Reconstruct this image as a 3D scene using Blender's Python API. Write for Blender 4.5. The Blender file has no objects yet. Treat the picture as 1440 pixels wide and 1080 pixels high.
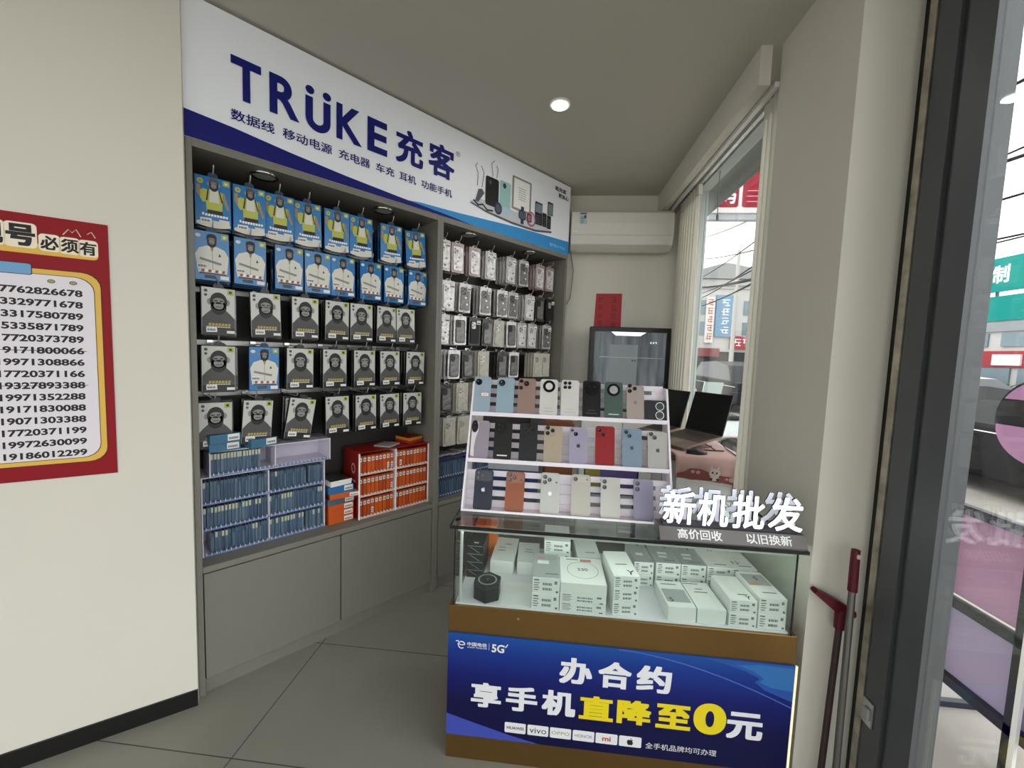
import bpy, bmesh, math, random
from mathutils import Vector, Matrix, Euler
PI = math.pi
rnd = random.Random(11)
SC = bpy.context.scene
COL = SC.collection

# ------------------------------------------------------------------ camera
F_PX = 566.52                      # focal length in pixels of a 1440 px wide frame
YAW, PITCH, ROLL = -0.0901856, 0.0769947, 0.0346183
A_CAB, A_LEFT = 0.7029916, 0.9086423   # bearings of the cabinet run and of the left wall
cd = bpy.data.cameras.new('camera')
cam = bpy.data.objects.new('camera', cd)
COL.objects.link(cam)
fw = Vector((math.sin(YAW) * math.cos(PITCH), math.cos(YAW) * math.cos(PITCH), -math.sin(PITCH)))
rt = Vector((math.cos(YAW), -math.sin(YAW), 0))
up = rt.cross(fw)
r2 = rt * math.cos(ROLL) + up * math.sin(ROLL)
u2 = -rt * math.sin(ROLL) + up * math.cos(ROLL)
mw = Matrix.Identity(4)
for i in range(3):
    mw[i][0], mw[i][1], mw[i][2] = r2[i], u2[i], -fw[i]
mw[2][3] = 1.6
cam.matrix_world = mw
cd.sensor_fit = 'HORIZONTAL'
cd.sensor_width = 36
cd.lens = F_PX / 1440 * 36
cd.clip_start, cd.clip_end = 0.02, 500
SC.camera = cam

# ------------------------------------------------------------------ sky, exposure
SKY = 2.6
w = bpy.data.worlds.new('overcast_sky')
SC.world = w
w.use_nodes = True
bg = w.node_tree.nodes['Background']
bg.inputs[0].default_value = (0.93, 0.965, 1.0, 1)
bg.inputs[1].default_value = SKY
vs = SC.view_settings
SC.display_settings.display_device = 'sRGB'
vs.view_transform = 'Standard'
vs.look = 'None'
vs.exposure = 0.42
vs.gamma = 1.0
vs.use_curve_mapping = False
SC.cycles.max_bounces = 10
SC.cycles.diffuse_bounces = 5
SC.cycles.transparent_max_bounces = 32
SC.cycles.use_denoising = True
SC.cycles.sample_clamp_indirect = 6.0
LAMP_W = 1.3      # each ceiling downlight

# ------------------------------------------------------------------ materials
def lin(h):
    c = [int(h[i:i + 2], 16) / 255 for i in (0, 2, 4)]
    return tuple(x / 12.92 if x <= 0.04045 else ((x + 0.055) / 1.055) ** 2.4 for x in c) + (1,)

MATS = {}
def mat(name, hexcol, rough=0.5, metal=0.0, emit=0.0, noise=0.0, scale=8.0, spec=0.5, bump=0.0):
    if name in MATS:
        return MATS[name]
    m = bpy.data.materials.new(name)
    m.use_nodes = True
    nt = m.node_tree
    b = nt.nodes['Principled BSDF']
    b.inputs['Base Color'].default_value = lin(hexcol)
    b.inputs['Roughness'].default_value = rough
    b.inputs['Metallic'].default_value = metal
    b.inputs['Specular IOR Level'].default_value = spec
    if emit:
        b.inputs['Emission Color'].default_value = lin(hexcol)
        b.inputs['Emission Strength'].default_value = emit
    if noise or bump:
        tc = nt.nodes.new('ShaderNodeTexCoord')
        nz = nt.nodes.new('ShaderNodeTexNoise')
        nz.inputs['Scale'].default_value = scale
        nz.inputs['Detail'].default_value = 5
        nt.links.new(tc.outputs['Object'], nz.inputs['Vector'])
        if noise:
            mr = nt.nodes.new('ShaderNodeMapRange')
            mr.inputs['From Min'].default_value = 0.3
            mr.inputs['From Max'].default_value = 0.7
            mr.inputs['To Min'].default_value = 1 - noise
            mr.inputs['To Max'].default_value = 1 + noise
            nt.links.new(nz.outputs['Fac'], mr.inputs['Value'])
            mx = nt.nodes.new('ShaderNodeVectorMath')
            mx.operation = 'SCALE'
            mx.inputs[0].default_value = lin(hexcol)[:3]
            nt.links.new(mr.outputs['Result'], mx.inputs['Scale'])
            nt.links.new(mx.outputs['Vector'], b.inputs['Base Color'])
        if bump:
            bp = nt.nodes.new('ShaderNodeBump')
            bp.inputs['Strength'].default_value = bump
            bp.inputs['Distance'].default_value = 0.01
            nt.links.new(nz.outputs['Fac'], bp.inputs['Height'])
            nt.links.new(bp.outputs['Normal'], b.inputs['Normal'])
    MATS[name] = m
    return m

def glass_mat(name, tint, refl_ior=1.45, rough=0.0):
    m = bpy.data.materials.new(name)
    m.use_nodes = True
    nt = m.node_tree
    nt.nodes.remove(nt.nodes['Principled BSDF'])
    out = nt.nodes['Material Output']
    tr = nt.nodes.new('ShaderNodeBsdfTransparent')
    tr.inputs[0].default_value = lin(tint)
    gl = nt.nodes.new('ShaderNodeBsdfGlossy')
    gl.inputs['Roughness'].default_value = rough
    lw = nt.nodes.new('ShaderNodeLayerWeight')
    lw.inputs['Blend'].default_value = 0.5
    pw = nt.nodes.new('ShaderNodeMath'); pw.operation = 'POWER'; pw.inputs[1].default_value = 5.0
    nt.links.new(lw.outputs['Facing'], pw.inputs[0])
    fr = nt.nodes.new('ShaderNodeMath'); fr.operation = 'MULTIPLY_ADD'
    f0 = ((refl_ior - 1) / (refl_ior + 1)) ** 2
    fr.inputs[1].default_value = 1 - f0; fr.inputs[2].default_value = f0
    nt.links.new(pw.outputs[0], fr.inputs[0])
    mx = nt.nodes.new('ShaderNodeMixShader')
    nt.links.new(fr.outputs[0], mx.inputs[0])
    nt.links.new(tr.outputs[0], mx.inputs[1])
    nt.links.new(gl.outputs[0], mx.inputs[2])
    nt.links.new(mx.outputs[0], out.inputs['Surface'])
    MATS[name] = m
    return m

def floor_mat():
    m = mat('grey_floor_tile', '88877e', 0.42, noise=0.06, scale=3.0, spec=0.4)
    nt = m.node_tree
    b = nt.nodes['Principled BSDF']
    src = b.inputs['Base Color'].links[0].from_socket
    geo = nt.nodes.new('ShaderNodeNewGeometry')
    sep = nt.nodes.new('ShaderNodeSeparateXYZ')
    nt.links.new(geo.outputs['Position'], sep.inputs[0])
    def joint(sock, off, period):
        a = nt.nodes.new('ShaderNodeMath'); a.operation = 'SUBTRACT'; a.inputs[1].default_value = off
        nt.links.new(sock, a.inputs[0])
        p = nt.nodes.new('ShaderNodeMath'); p.operation = 'PINGPONG'; p.inputs[1].default_value = period / 2
        nt.links.new(a.outputs[0], p.inputs[0])
        l = nt.nodes.new('ShaderNodeMath'); l.operation = 'LESS_THAN'; l.inputs[1].default_value = 0.0022
        nt.links.new(p.outputs[0], l.inputs[0])
        return l.outputs[0]
    jx = joint(sep.outputs[0], -1.16, 1.25)
    jy = joint(sep.outputs[1], 1.34, 0.625)
    mxm = nt.nodes.new('ShaderNodeMath'); mxm.operation = 'MAXIMUM'
    nt.links.new(jx, mxm.inputs[0]); nt.links.new(jy, mxm.inputs[1])
    mix = nt.nodes.new('ShaderNodeMix'); mix.data_type = 'RGBA'
    nt.links.new(mxm.outputs[0], mix.inputs['Factor'])
    nt.links.new(src, mix.inputs['A'])
    mix.inputs['B'].default_value = lin('3c3c3a')
    nt.links.new(mix.outputs['Result'], b.inputs['Base Color'])
    return m

W_WALL = mat('white_wall_paint', 'dbd6cb', 0.75, noise=0.015, scale=2.0)
W_CEIL = mat('white_ceiling_paint', 'c4c0b5', 0.85)
W_PIL = mat('pillar_paint', 'd9d4c9', 0.75, noise=0.02, scale=3)
BLACK = mat('black_plastic', '0d0d0e', 0.4)
SOFTBLACK = mat('soft_black', '18181a', 0.6)
CABG = mat('grey_cabinet_laminate', '7a776e', 0.5, noise=0.02, scale=20)
CABD = mat('dark_slat_board', '34312f', 0.55)
CHROME = mat('polished_metal', 'c9c9c6', 0.18, 1.0)
WHITE = mat('white_card', 'eeeeec', 0.45)
WHITEP = mat('white_print', 'f4f4f2', 0.5)
GLASS = glass_mat('clear_glass', 'f2f8f5')
GLASSG = glass_mat('greenish_glass', 'f7fbf9')
GLASSD = glass_mat('clear_shop_glass', 'f6f6f4', 1.5)
GEDGE = mat('dark_glass_edge', '0c1210', 0.25)
GOLD = mat('brushed_gold_metal', '8a6b3e', 0.32, 0.85, noise=0.06, scale=3)
NAVY = mat('navy_print', '171b70', 0.5, spec=0.2)
STICK = mat('sticker_paper', 'e9e7e2', 0.6)
INK = mat('black_ink', '151515', 0.6)
GINK = mat('grey_ink', '77777a', 0.6)
LAV = mat('lavender_white_acrylic', 'f0e8f1', 0.35)
GREYM = mat('dark_grey_frame_metal', '55585b', 0.45, 0.2)
LGREYM = mat('light_grey_frame_metal', '9ba0a4', 0.45, 0.1)

# ------------------------------------------------------------------ text outlines
_TX = {}
def cjk(s): return any(ord(ch) > 0x2e80 for ch in s)
def text_geo(s, off=0.0):
    k = (s, off)
    if k not in _TX:
        heavy = off if cjk(s) else 0.0
        c = bpy.data.curves.new('lettering', 'FONT')
        c.body = s
        c.offset = 0.0 if heavy else off
        c.resolution_u = 8 if len(s) == 1 else 3
        o = bpy.data.objects.new('lettering', c)
        me = o.to_mesh()
        v0 = [(p.co.x, p.co.y) for p in me.vertices]
        f0 = [tuple(p.vertices) for p in me.polygons]
        o.to_mesh_clear()
        bpy.data.objects.remove(o)
        bpy.data.curves.remove(c)
        v, f = [(x, y, 0.0) for x, y in v0], list(f0)
        if heavy:      # heavier strokes: the same outline laid down again around itself
            n = 8 if heavy > 0.025 else 4
            for i in range(n):
                a = 2 * PI * (i + 0.5) / n
                b = len(v)
                ox_, oy_ = ((1, 1), (-1, 1), (-1, -1), (1, -1), (1, 0), (-1, 0), (0, 1), (0, -1))[i]
                v += [(x + heavy * ox_, y + heavy * 0.8 * oy_, 0.00004 * (i + 1)) for x, y in v0]
                f += [tuple(b + q for q in p) for p in f0]
        _TX[k] = (v, f)
    return _TX[k]

# ------------------------------------------------------------------ mesh builder (fronts face -y, x to the viewer's right, z up)
class MB:
    def __init__(self):
        self.v, self.f, self.mi, self.ms, self.sm = [], [], [], [], []
    def slot(self, m):
        if m not in self.ms:
            self.ms.append(m)
        return self.ms.index(m)
    def add(self, vs, fs, m, smooth=False):
        n = len(self.v)
        self.v += [tuple(p) for p in vs]
        i = self.slot(m)
        for f in fs:
            self.f.append([n + k for k in f]); self.mi.append(i); self.sm.append(smooth)
        return self
    def box(self, x0, x1, y0, y1, z0, z1, m, front=None, top=None):
        vs = [(x0, y0, z0), (x1, y0, z0), (x1, y1, z0), (x0, y1, z0), (x0, y0, z1), (x1, y0, z1), (x1, y1, z1), (x0, y1, z1)]
        self.add(vs, [(0, 3, 2, 1), (4, 5, 6, 7), (0, 1, 5, 4), (1, 2, 6, 5), (2, 3, 7, 6), (3, 0, 4, 7)], m)
        if front: self.mi[-4] = self.slot(front)
        if top: self.mi[-5] = self.slot(top)
        return self
    def prism_y(self, pts, y0, y1, m, mside=None):
        """outline in (x,z), counter-clockwise from the front, extruded from y0 (front) to y1"""
        n = len(pts)
        vs = [(x, y0, z) for x, z in pts] + [(x, y1, z) for x, z in pts]
        self.add(vs, [tuple(range(n)), tuple(range(2 * n - 1, n - 1, -1))], m)
        self.add(vs, [(i, i + n, (i + 1) % n + n, (i + 1) % n) for i in range(n)], mside or m)
        return self
    def prism_x(self, pts, x0, x1, m):
        """outline in (y,z) extruded along x"""
        n = len(pts)
        vs = [(x0, y, z) for y, z in pts] + [(x1, y, z) for y, z in pts]
        self.add(vs, [tuple(range(n - 1, -1, -1)), tuple(range(n, 2 * n))] + [(i, (i + 1) % n, (i + 1) % n + n, i + n) for i in range(n)], m)
        return self
    def prism_z(self, pts, z0, z1, m, top=None):
        n = len(pts)
        vs = [(x, y, z0) for x, y in pts] + [(x, y, z1) for x, y in pts]
        self.add(vs, [tuple(range(n - 1, -1, -1))] + [(i, (i + 1) % n, (i + 1) % n + n, i + n) for i in range(n)], m)
        self.add(vs, [tuple(range(n, 2 * n))], top or m)
        return self
    def poly(self, pts, y, m):
        self.add([(x, y, z) for x, z in pts], [tuple(range(len(pts)))], m)
        return self
    def rect(self, x0, x1, z0, z1, y, m):
        return self.poly([(x0, z0), (x1, z0), (x1, z1), (x0, z1)], y, m)
    def ell(self, cx, cz, rx, rz, y, m, n=20):
        return self.poly([(cx + rx * math.cos(2 * PI * i / n), cz + rz * math.sin(2 * PI * i / n)) for i in range(n)], y, m)
    def ring(self, cx, cz, r0, r1, y, m, n=28):
        vs = []
        for r in (r0, r1):
            vs += [(cx + r * math.cos(2 * PI * i / n), y, cz + r * math.sin(2 * PI * i / n)) for i in range(n)]
        self.add(vs, [(i, i + n, (i + 1) % n + n, (i + 1) % n) for i in range(n)], m)
        return self
    def text(self, s, x0, x1, z0, z1, y, m, off=0.0, keep=False):
        """fit the outlines of s into the rectangle; keep = keep the proportions, centred"""
        v, f = text_geo(s, off)
        if not v: return self
        ax, bx = min(p[0] for p in v), max(p[0] for p in v)
        az, bz = min(p[1] for p in v), max(p[1] for p in v)
        sx, sz = (x1 - x0) / (bx - ax), (z1 - z0) / max(bz - az, 1e-6)
        ox = x0; oz = z0
        if keep:
            k = min(sx, sz); ox = x0 + ((x1 - x0) - k * (bx - ax)) / 2; oz = z0 + ((z1 - z0) - k * (bz - az)) / 2; sx = sz = k
        self.add([(ox + (p[0] - ax) * sx, y + p[2], oz + (p[1] - az) * sz) for p in v], f, m)
        return self
    def text_flat(self, s, cx, cy, h, ang, z, m, off=0.0):
        """lettering lying on a horizontal face; h = letter height, ang = rotation about z"""
        v, f = text_geo(s, off)
        ax, bx = min(p[0] for p in v), max(p[0] for p in v)
        az, bz = min(p[1] for p in v), max(p[1] for p in v)
        k = h / (bz - az); ca, sa = math.cos(ang), math.sin(ang)
        out = []
        for p in v:
            a, b = (p[0] - (ax + bx) / 2) * k, (p[1] - (az + bz) / 2) * k
            out.append((cx + a * ca - b * sa, cy + a * sa + b * ca, z - p[2]))
        self.add(out, f, m)
        return self
    def tube(self, path, r, m, n=8, cap=True, r1=None):
        path = [Vector(p) for p in path]
        N = len(path); vs = []
        prev = None
        for i, p in enumerate(path):
            d = (path[min(i + 1, N - 1)] - path[max(i - 1, 0)]).normalized()
            a = Vector((0, 0, 1)) if abs(d.z) < 0.9 else Vector((1, 0, 0))
            if prev is not None: a = prev
            s = d.cross(a).normalized(); t = s.cross(d).normalized(); prev = t
            rr = r if r1 is None else r + (r1 - r) * i / max(N - 1, 1)
            for k in range(n):
                an = 2 * PI * k / n
                vs.append(p + s * math.cos(an) * rr + t * math.sin(an) * rr)
        fs = []
        for i in range(N - 1):
            for k in range(n):
                fs.append((i * n + k, i * n + (k + 1) % n, (i + 1) * n + (k + 1) % n, (i + 1) * n + k))
        self.add(vs, fs, m, True)
        if cap:
            self.add([vs[k] for k in range(n)], [tuple(range(n - 1, -1, -1))], m)
            self.add([vs[(N - 1) * n + k] for k in range(n)], [tuple(range(n))], m)
        return self
    def cyl_y(self, cx, cz, r, y0, y1, m, n=20, face=None):
        pts = [(cx + r * math.cos(2 * PI * i / n), cz + r * math.sin(2 * PI * i / n)) for i in range(n)]
        return self.prism_y(pts, y0, y1, face or m, m)
    def build(self, name, parent=None, loc=None, bevel=0.0, seg=2):
        me = bpy.data.meshes.new(name)
        me.from_pydata([tuple(p) for p in self.v], [], self.f)
        for m in self.ms: me.materials.append(m)
        me.polygons.foreach_set('material_index', self.mi)
        me.polygons.foreach_set('use_smooth', self.sm)
        me.update()
        o = bpy.data.objects.new(name, me)
        COL.objects.link(o)
        if parent is not None: o.parent = parent
        if loc is not None: o.location = loc
        if bevel:
            b = o.modifiers.new('soft_edges', 'BEVEL'); b.width = bevel; b.segments = seg; b.limit_method = 'ANGLE'
        return o

GR = random.Random(5)
def glyph(m, x0, x1, z0, z1, y, mt):
    """strokes of a character too small to read"""
    w, h = x1 - x0, z1 - z0
    t = 0.11
    for f in (0.06, 0.48, 0.86):
        a, b = GR.choice(((0, 1), (0.1, 0.9), (0.35, 1), (0, 0.6)))
        m.rect(x0 + w * a, x0 + w * b, z0 + h * f, z0 + h * (f + t), y, mt)
    for f in (0.2, 0.66):
        a, b = GR.choice(((0, 1), (0.1, 0.6), (0.4, 1)))
        m.rect(x0 + w * f, x0 + w * (f + t), z0 + h * a, z0 + h * b, y - 0.0001, mt)
    return m
def rrect(x0, x1, z0, z1, r, n=5):
    pts = []
    for cx, cz, a0 in ((x1 - r, z0 + r, -PI / 2), (x1 - r, z1 - r, 0), (x0 + r, z1 - r, PI / 2), (x0 + r, z0 + r, PI)):
        for i in range(n + 1):
            a = a0 + PI / 2 * i / n
            pts.append((cx + r * math.cos(a), cz + r * math.sin(a)))
    return pts

def tag(o, label=None, cat=None, group=None, kind=None):
    if label: o['label'] = label
    if cat: o['category'] = cat
    if group: o['group'] = group
    if kind: o['kind'] = kind
    return o

def thing(name, label, cat, loc=(0, 0, 0), rotz=0.0, group=None, rot=None):
    o = bpy.data.objects.new(name, None)
    COL.objects.link(o)
    o.empty_display_size = 0.05
    o.location = loc
    o.rotation_euler = rot if rot is not None else (0, 0, rotz)
    return tag(o, label, cat, group)

KIDS = {}
def kids(o):
    return [c for c in COL.objects if c.parent == o]
def tree(o):
    """a thing with its parts, remembered for copying"""
    ks = list(o.children)
    return (o, [(k, list(k.children)) for k in ks])
def dup(tr, loc, rot, label, group=None, skip=()):
    o, ks = tr
    r = o.copy(); COL.objects.link(r)
    r.location = loc; r.rotation_euler = rot
    r['label'] = label
    if group: r['group'] = group
    for k, gs in ks:
        if k.name.split('.')[0] in skip: continue
        c = k.copy(); COL.objects.link(c); c.parent = r
        for g in gs:
            d = g.copy(); COL.objects.link(d); d.parent = c
    return r

def struct(o):
    o['kind'] = 'structure'
    return o

ORD = ['first', 'second', 'third', 'fourth', 'fifth', 'sixth', 'seventh', 'eighth', 'ninth', 'tenth']

# frames: cabinet (s along, t out into the room, z) and left wall
A0 = Vector((-1.506, 1.570, 0)); DA = Vector((math.sin(A_CAB), math.cos(A_CAB), 0)); NA = Vector((math.cos(A_CAB), -math.sin(A_CAB), 0))
CROT = PI / 2 - A_CAB
L0 = Vector((-1.486, 1.541, 0)); DL = Vector((math.sin(A_LEFT), math.cos(A_LEFT), 0)); NL = Vector((math.cos(A_LEFT), -math.sin(A_LEFT), 0))
LROT = PI / 2 - A_LEFT
def cab(s, t, z): return A0 + DA * s + NA * t + Vector((0, 0, z))

# ================================================================== the room
FL = MB().box(-5.0, 1.17, -3.6, 3.8, -0.06, 0, floor_mat()).build('floor'); struct(FL)
struct(MB().box(-5.0, 1.2, -3.6, 3.8, 3.0, 3.12, W_CEIL).build('ceiling'))
o = MB().box(-4.2, 0, 0, 0.12, 0, 3.0, W_WALL).build('wall_left'); o.location = L0; o.rotation_euler.z = LROT; struct(o)
o = MB().box(-4.2, 0, -0.008, 0, 0, 0.073, BLACK).build('baseboard_left'); o.location = L0; o.rotation_euler.z = LROT; struct(o)
o = MB().box(-0.15, 2.62, 0.37, 0.47, 0, 3.0, W_WALL).build('wall_rear'); o.location = A0; o.rotation_euler.z = CROT; struct(o)
struct(MB().box(-0.3, 1.2, 3.70, 3.8, 0, 3.0, W_WALL).build('wall_back'))
w3 = MB()  # unseen glazing behind the camera, added to light the pillar and counter fronts
for x in (-5.0, -3.0, -1.0, 1.13): w3.box(x, x + 0.07, -3.66, -3.6, 0, 3.0, GREYM)
w3.box(-5.0, 1.2, -3.66, -3.6, 0, 0.06, GREYM); w3.box(-5.0, 1.2, -3.66, -3.6, 2.93, 3.0, GREYM)
w3 = struct(w3.build('window_3'))
for x in (-4.93, -2.93, -0.93): struct(MB().box(x, x + (1.93 if x < -4 else 1.93 if x < -2 else 2.06), -3.636, -3.63, 0.06, 2.93, GLASSD).build('pane', w3))
struct(MB().box(-5.0, -4.85, -3.6, -0.95, 0, 3.0, W_WALL).build('wall_west'))
struct(MB().box(0.97, 1.185, 1.494, 1.99, 0, 3.0, W_PIL).build('pillar'))
struct(MB().box(0.88, 0.93, 1.99, 3.70, 2.83, 3.0, W_PIL).build('beam'))
wm = MB()
wm.box(1.09, 1.2, 1.99, 3.70, 0, 0.5, W_WALL); wm.box(1.09, 1.2, 1.99, 3.70, 2.95, 3.0, W_WALL); wm.box(1.09, 1.2, 3.5, 3.70, 0.5, 2.95, W_WALL)
struct(wm.build('wall_window'))
WFR = mat('pale_window_frame', 'b9c2be', 0.4)
wf = struct(MB().box(1.10, 1.18, 3.36, 3.5, 0.5, 2.95, WFR).box(1.10, 1.18, 1.99, 2.05, 0.5, 2.95, WFR).box(1.10, 1.18, 2.05, 3.36, 0.5, 0.56, WFR).box(1.10, 1.18, 2.05, 3.36, 2.90, 2.95, WFR).build('window_1'))
struct(MB().box(1.160, 1.166, 2.05, 3.36, 0.56, 2.90, GLASSD).build('pane', wf))
# shop front glazing along the street
DF = GREYM
w2 = MB()
w2.box(1.135, 1.2, 1.346, 1.418, 0, 3.0, DF); w2.box(1.15, 1.2, 1.32, 1.346, 0, 3.0, DF); w2.box(1.135, 1.2, 1.24, 1.32, 0, 3.0, DF)
w2.box(1.14, 1.2, -3.6, 1.24, 0, 0.06, DF); w2.box(1.14, 1.2, -3.6, 1.24, 2.93, 3.0, DF)
w2.box(1.14, 1.2, -1.3, -1.2, 0.06, 2.93, DF); w2.box(1.14, 1.2, -3.6, -3.5, 0.06, 2.93, DF)
w2 = struct(w2.build('window_2'))
struct(MB().box(1.149, 1.155, -3.5, -1.3, 0.06, 2.93, GLASSD).build('pane', w2))
struct(MB().box(1.149, 1.155, -1.2, 1.24, 0.06, 2.93, GLASSD).build('pane', w2))
struct(MB().box(1.13, 1.2, 1.420, 1.446, 0, 3.0, mat('scratched_steel_trim', 'b5b0a2', 0.28, 0.9, noise=0.35, scale=14, bump=0.4)).build('trim_1'))
struct(MB().box(1.155, 1.2, 1.447, 1.494, 0, 3.0, BLACK).build('trim_2'))
lt = thing('door_latch', 'small metal latch plate on the dark window frame near the floor', 'latch', (1.137, 1.415, 0.38))
MB().box(-0.012, 0, -0.045, 0.0, 0, 0.085, CHROME).build('plate', lt, bevel=0.002)
MB().box(-0.02, -0.012, -0.035, -0.012, 0.02, 0.06, LGREYM).build('catch', lt, bevel=0.002)

# curtain track and curtains
tr = thing('curtain_track', 'double white curtain track under the ceiling beam by the window', 'curtain track', (0.955, 2.0, 2.83))
MB().box(0, 0.022, 0, 1.69, 0, 0.022, WHITE).build('rail', tr); MB().box(0.05, 0.072, 0, 1.69, 0.005, 0.027, CHROME).build('rail', tr)
CLOTH = mat('white_sheer_cloth', 'f3f1ea', 0.85)
nt = CLOTH.node_tree
b_ = nt.nodes['Principled BSDF']
tl_ = nt.nodes.new('ShaderNodeBsdfTranslucent'); tl_.inputs[0].default_value = lin('f5f3ec')
mx_ = nt.nodes.new('ShaderNodeMixShader'); mx_.inputs[0].default_value = 0.55
nt.links.new(b_.outputs[0], mx_.inputs[1]); nt.links.new(tl_.outputs[0], mx_.inputs[2])
nt.links.new(mx_.outputs[0], nt.nodes['Material Output'].inputs[0])
def curtain(label, y0, y1, z0, z1, amp, folds, xb, flare=0.0, ph=0.0):
    t = thing('curtain', label, 'curtain', (xb, (y0 + y1) / 2, z0), 0, 'white curtains at the shop window')
    m = MB(); n = folds * 12; nz = 14
    vs = []
    for j in range(nz + 1):
        f = j / nz; z = (z1 - z0) * f
        sq = 1 + flare * (1 - f) ** 1.5
        for i in range(n + 1):
            u = i / n
            yy = (y0 + (y1 - y0) * u - (y0 + y1) / 2) * sq
            a = amp * (0.75 + 0.25 * math.sin(3 * u + ph)) * (0.7 + 0.3 * (1 - f))
            vs.append((a * math.sin(2 * PI * folds * u + ph + 0.5 * math.sin(4 * f)), yy + 0.25 * amp * math.sin(4 * PI * folds * u), z))
    fs = [(j * (n + 1) + i, j * (n + 1) + i + 1, (j + 1) * (n + 1) + i + 1, (j + 1) * (n + 1) + i) for j in range(nz) for i in range(n)]
    m.add(vs, fs, CLOTH, True)
    o = m.build('cloth', t)
    s = o.modifiers.new('thickness', 'SOLIDIFY'); s.thickness = 0.0015
    h = MB().box(-0.012, 0.012, -(y1 - y0) / 2, (y1 - y0) / 2, z1 - z0 - 0.07, z1 - z0, CLOTH)
    h.build('heading_tape', t)
curtain('white sheer curtain gathered beside the air conditioner', 3.04, 3.43, 0.12, 2.83, 0.035, 7, 1.01)
curtain('white sheer curtain gathered against the pillar', 2.01, 2.15, 0.12, 2.83, 0.03, 3, 1.0, 0.6, 1.0)
pc = thing('pull_cord', 'thin grey pull cord with end weight hanging at the window', 'cord', (1.10, 2.95, 2.55))
MB().tube([(0, 0, 0.33), (0, 0.005, 0.15), (0, -0.01, 0.03)], 0.003, GINK).build('cord', pc); MB().tube([(0, -0.01, 0.035), (0, -0.012, 0)], 0.009, GINK).build('weight', pc)

# ceiling downlights
LEDM = mat('lamp_diffuser_lit', 'fff8ee', 0.5, emit=5.0)
def downlight(label, x, y, z=3.0):
    t = thing('ceiling_downlight', label, 'ceiling light', (x, y, z - 0.012), 0, 'round downlights in the ceiling')
    m = MB(); n = 28
    m.prism_z([(0.058 * math.cos(2 * PI * i / n), 0.058 * math.sin(2 * PI * i / n)) for i in range(n)], 0.002, 0.012, WHITE)
    m.build('trim_ring', t)
    MB().prism_z([(0.043 * math.cos(2 * PI * i / n), 0.043 * math.sin(2 * PI * i / n)) for i in range(n)], -0.003, 0.0015, LEDM).build('diffuser', t)
    l = bpy.data.lights.new('downlight_lamp', 'AREA'); l.shape = 'DISK'; l.size = 0.09; l.energy = LAMP_W; l.color = (1, 0.97, 0.93)
    lo = bpy.data.objects.new('downlight_lamp', l); COL.objects.link(lo); lo.location = (x, y, z - 0.02)
downlight('round lit downlight in the ceiling in front of the air conditioner', 0.0, 2.38)
for i, (x, y) in enumerate([(-1.0, 0.45), (-2.4, 0.2), (-0.6, -1.4), (-2.4, -1.6)]):  # out-of-view downlights, added to brighten the room
    downlight(['round lit downlight over the open floor before the counter', 'round lit downlight nearest the poster wall', 'round lit downlight by the street glazing', 'round lit downlight at the shop entrance corner'][i], x, y)

# ================================================================== left wall poster
RED = mat('poster_red', '8e0b19', 0.5, spec=0.25); YEL = mat('poster_yellow', 'e3b64a', 0.5); PAPERW = mat('poster_white', 'e6dfe6', 0.5); PBLUE = mat('poster_blue', '6ea3cf', 0.5)
CREAM = mat('poster_cream', 'f3e6cf', 0.5)
ps = thing('wall_poster', 'red poster of phone numbers taped to the white wall', 'poster', L0 + DL * (-0.6) + NL * 0.002 + Vector((0, 0, 1.08)), LROT)
X0 = 0.6       # poster coordinates below are distances s along the wall; the root stands at s = -0.6
def P(s): return s + X0
m = MB()
m.box(P(-0.985), P(-0.228), -0.0012, 0, 0.0, 0.943, RED)
m.build('sheet', ps)
m = MB()
m.poly(rrect(P(-0.955), P(-0.252), 0.053, 0.760, 0.05), -0.0016, INK)
m.poly(rrect(P(-0.953), P(-0.254), 0.055, 0.758, 0.05), -0.0018, YEL)
m.poly(rrect(P(-0.93), P(-0.270), 0.070, 0.741, 0.05), -0.0020, INK)
m.poly(rrect(P(-0.928), P(-0.272), 0.072, 0.739, 0.05), -0.0022, PAPERW)
for s in (-0.38, -0.325): m.ell(P(s), 0.718, 0.010, 0.007, -0.0024, INK).ell(P(s), 0.718, 0.008, 0.0055, -0.0026, mat('poster_olive', '9a9560', 0.5))
m.build('number_board', ps)
m = MB().poly(rrect(P(-0.79), P(-0.425), 0.734, 0.774, 0.006), -0.0026, INK).poly(rrect(P(-0.788), P(-0.427), 0.736, 0.772, 0.006), -0.0028, PBLUE)
m.build('clip_print', ps)
m = MB()
m.poly(rrect(P(-0.80), P(-0.256), 0.808, 0.845, 0.015), -0.0016, YEL)
for s_, a, b_, z0, z1, of in (('号', -0.482, -0.413, 0.832, 0.905, 0.05), ('靓', -0.562, -0.488, 0.832, 0.905, 0.05), ('必', -0.402, -0.357, 0.828, 0.876, 0.03), ('须', -0.352, -0.307, 0.826, 0.874, 0.03), ('有', -0.304, -0.260, 0.824, 0.872, 0.03)):
    m.poly(rrect(P(a) - 0.004, P(b_) + 0.004, z0 - 0.006, z1 + 0.006, 0.012), -0.0018, CREAM)
    m.text(s_, P(a), P(b_), z0, z1, -0.0022, INK, of)
for pts in ([(-0.345, 0.872), (-0.331, 0.893), (-0.322, 0.883), (-0.311, 0.896), (-0.300, 0.872)], [(-0.283, 0.884), (-0.272, 0.894), (-0.262, 0.874)]):
    m.tube([(P(a), -0.0024, z + 0.015) for a, z in pts], 0.0016, CREAM, 4)
m.build('title', ps)
m = MB()
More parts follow.
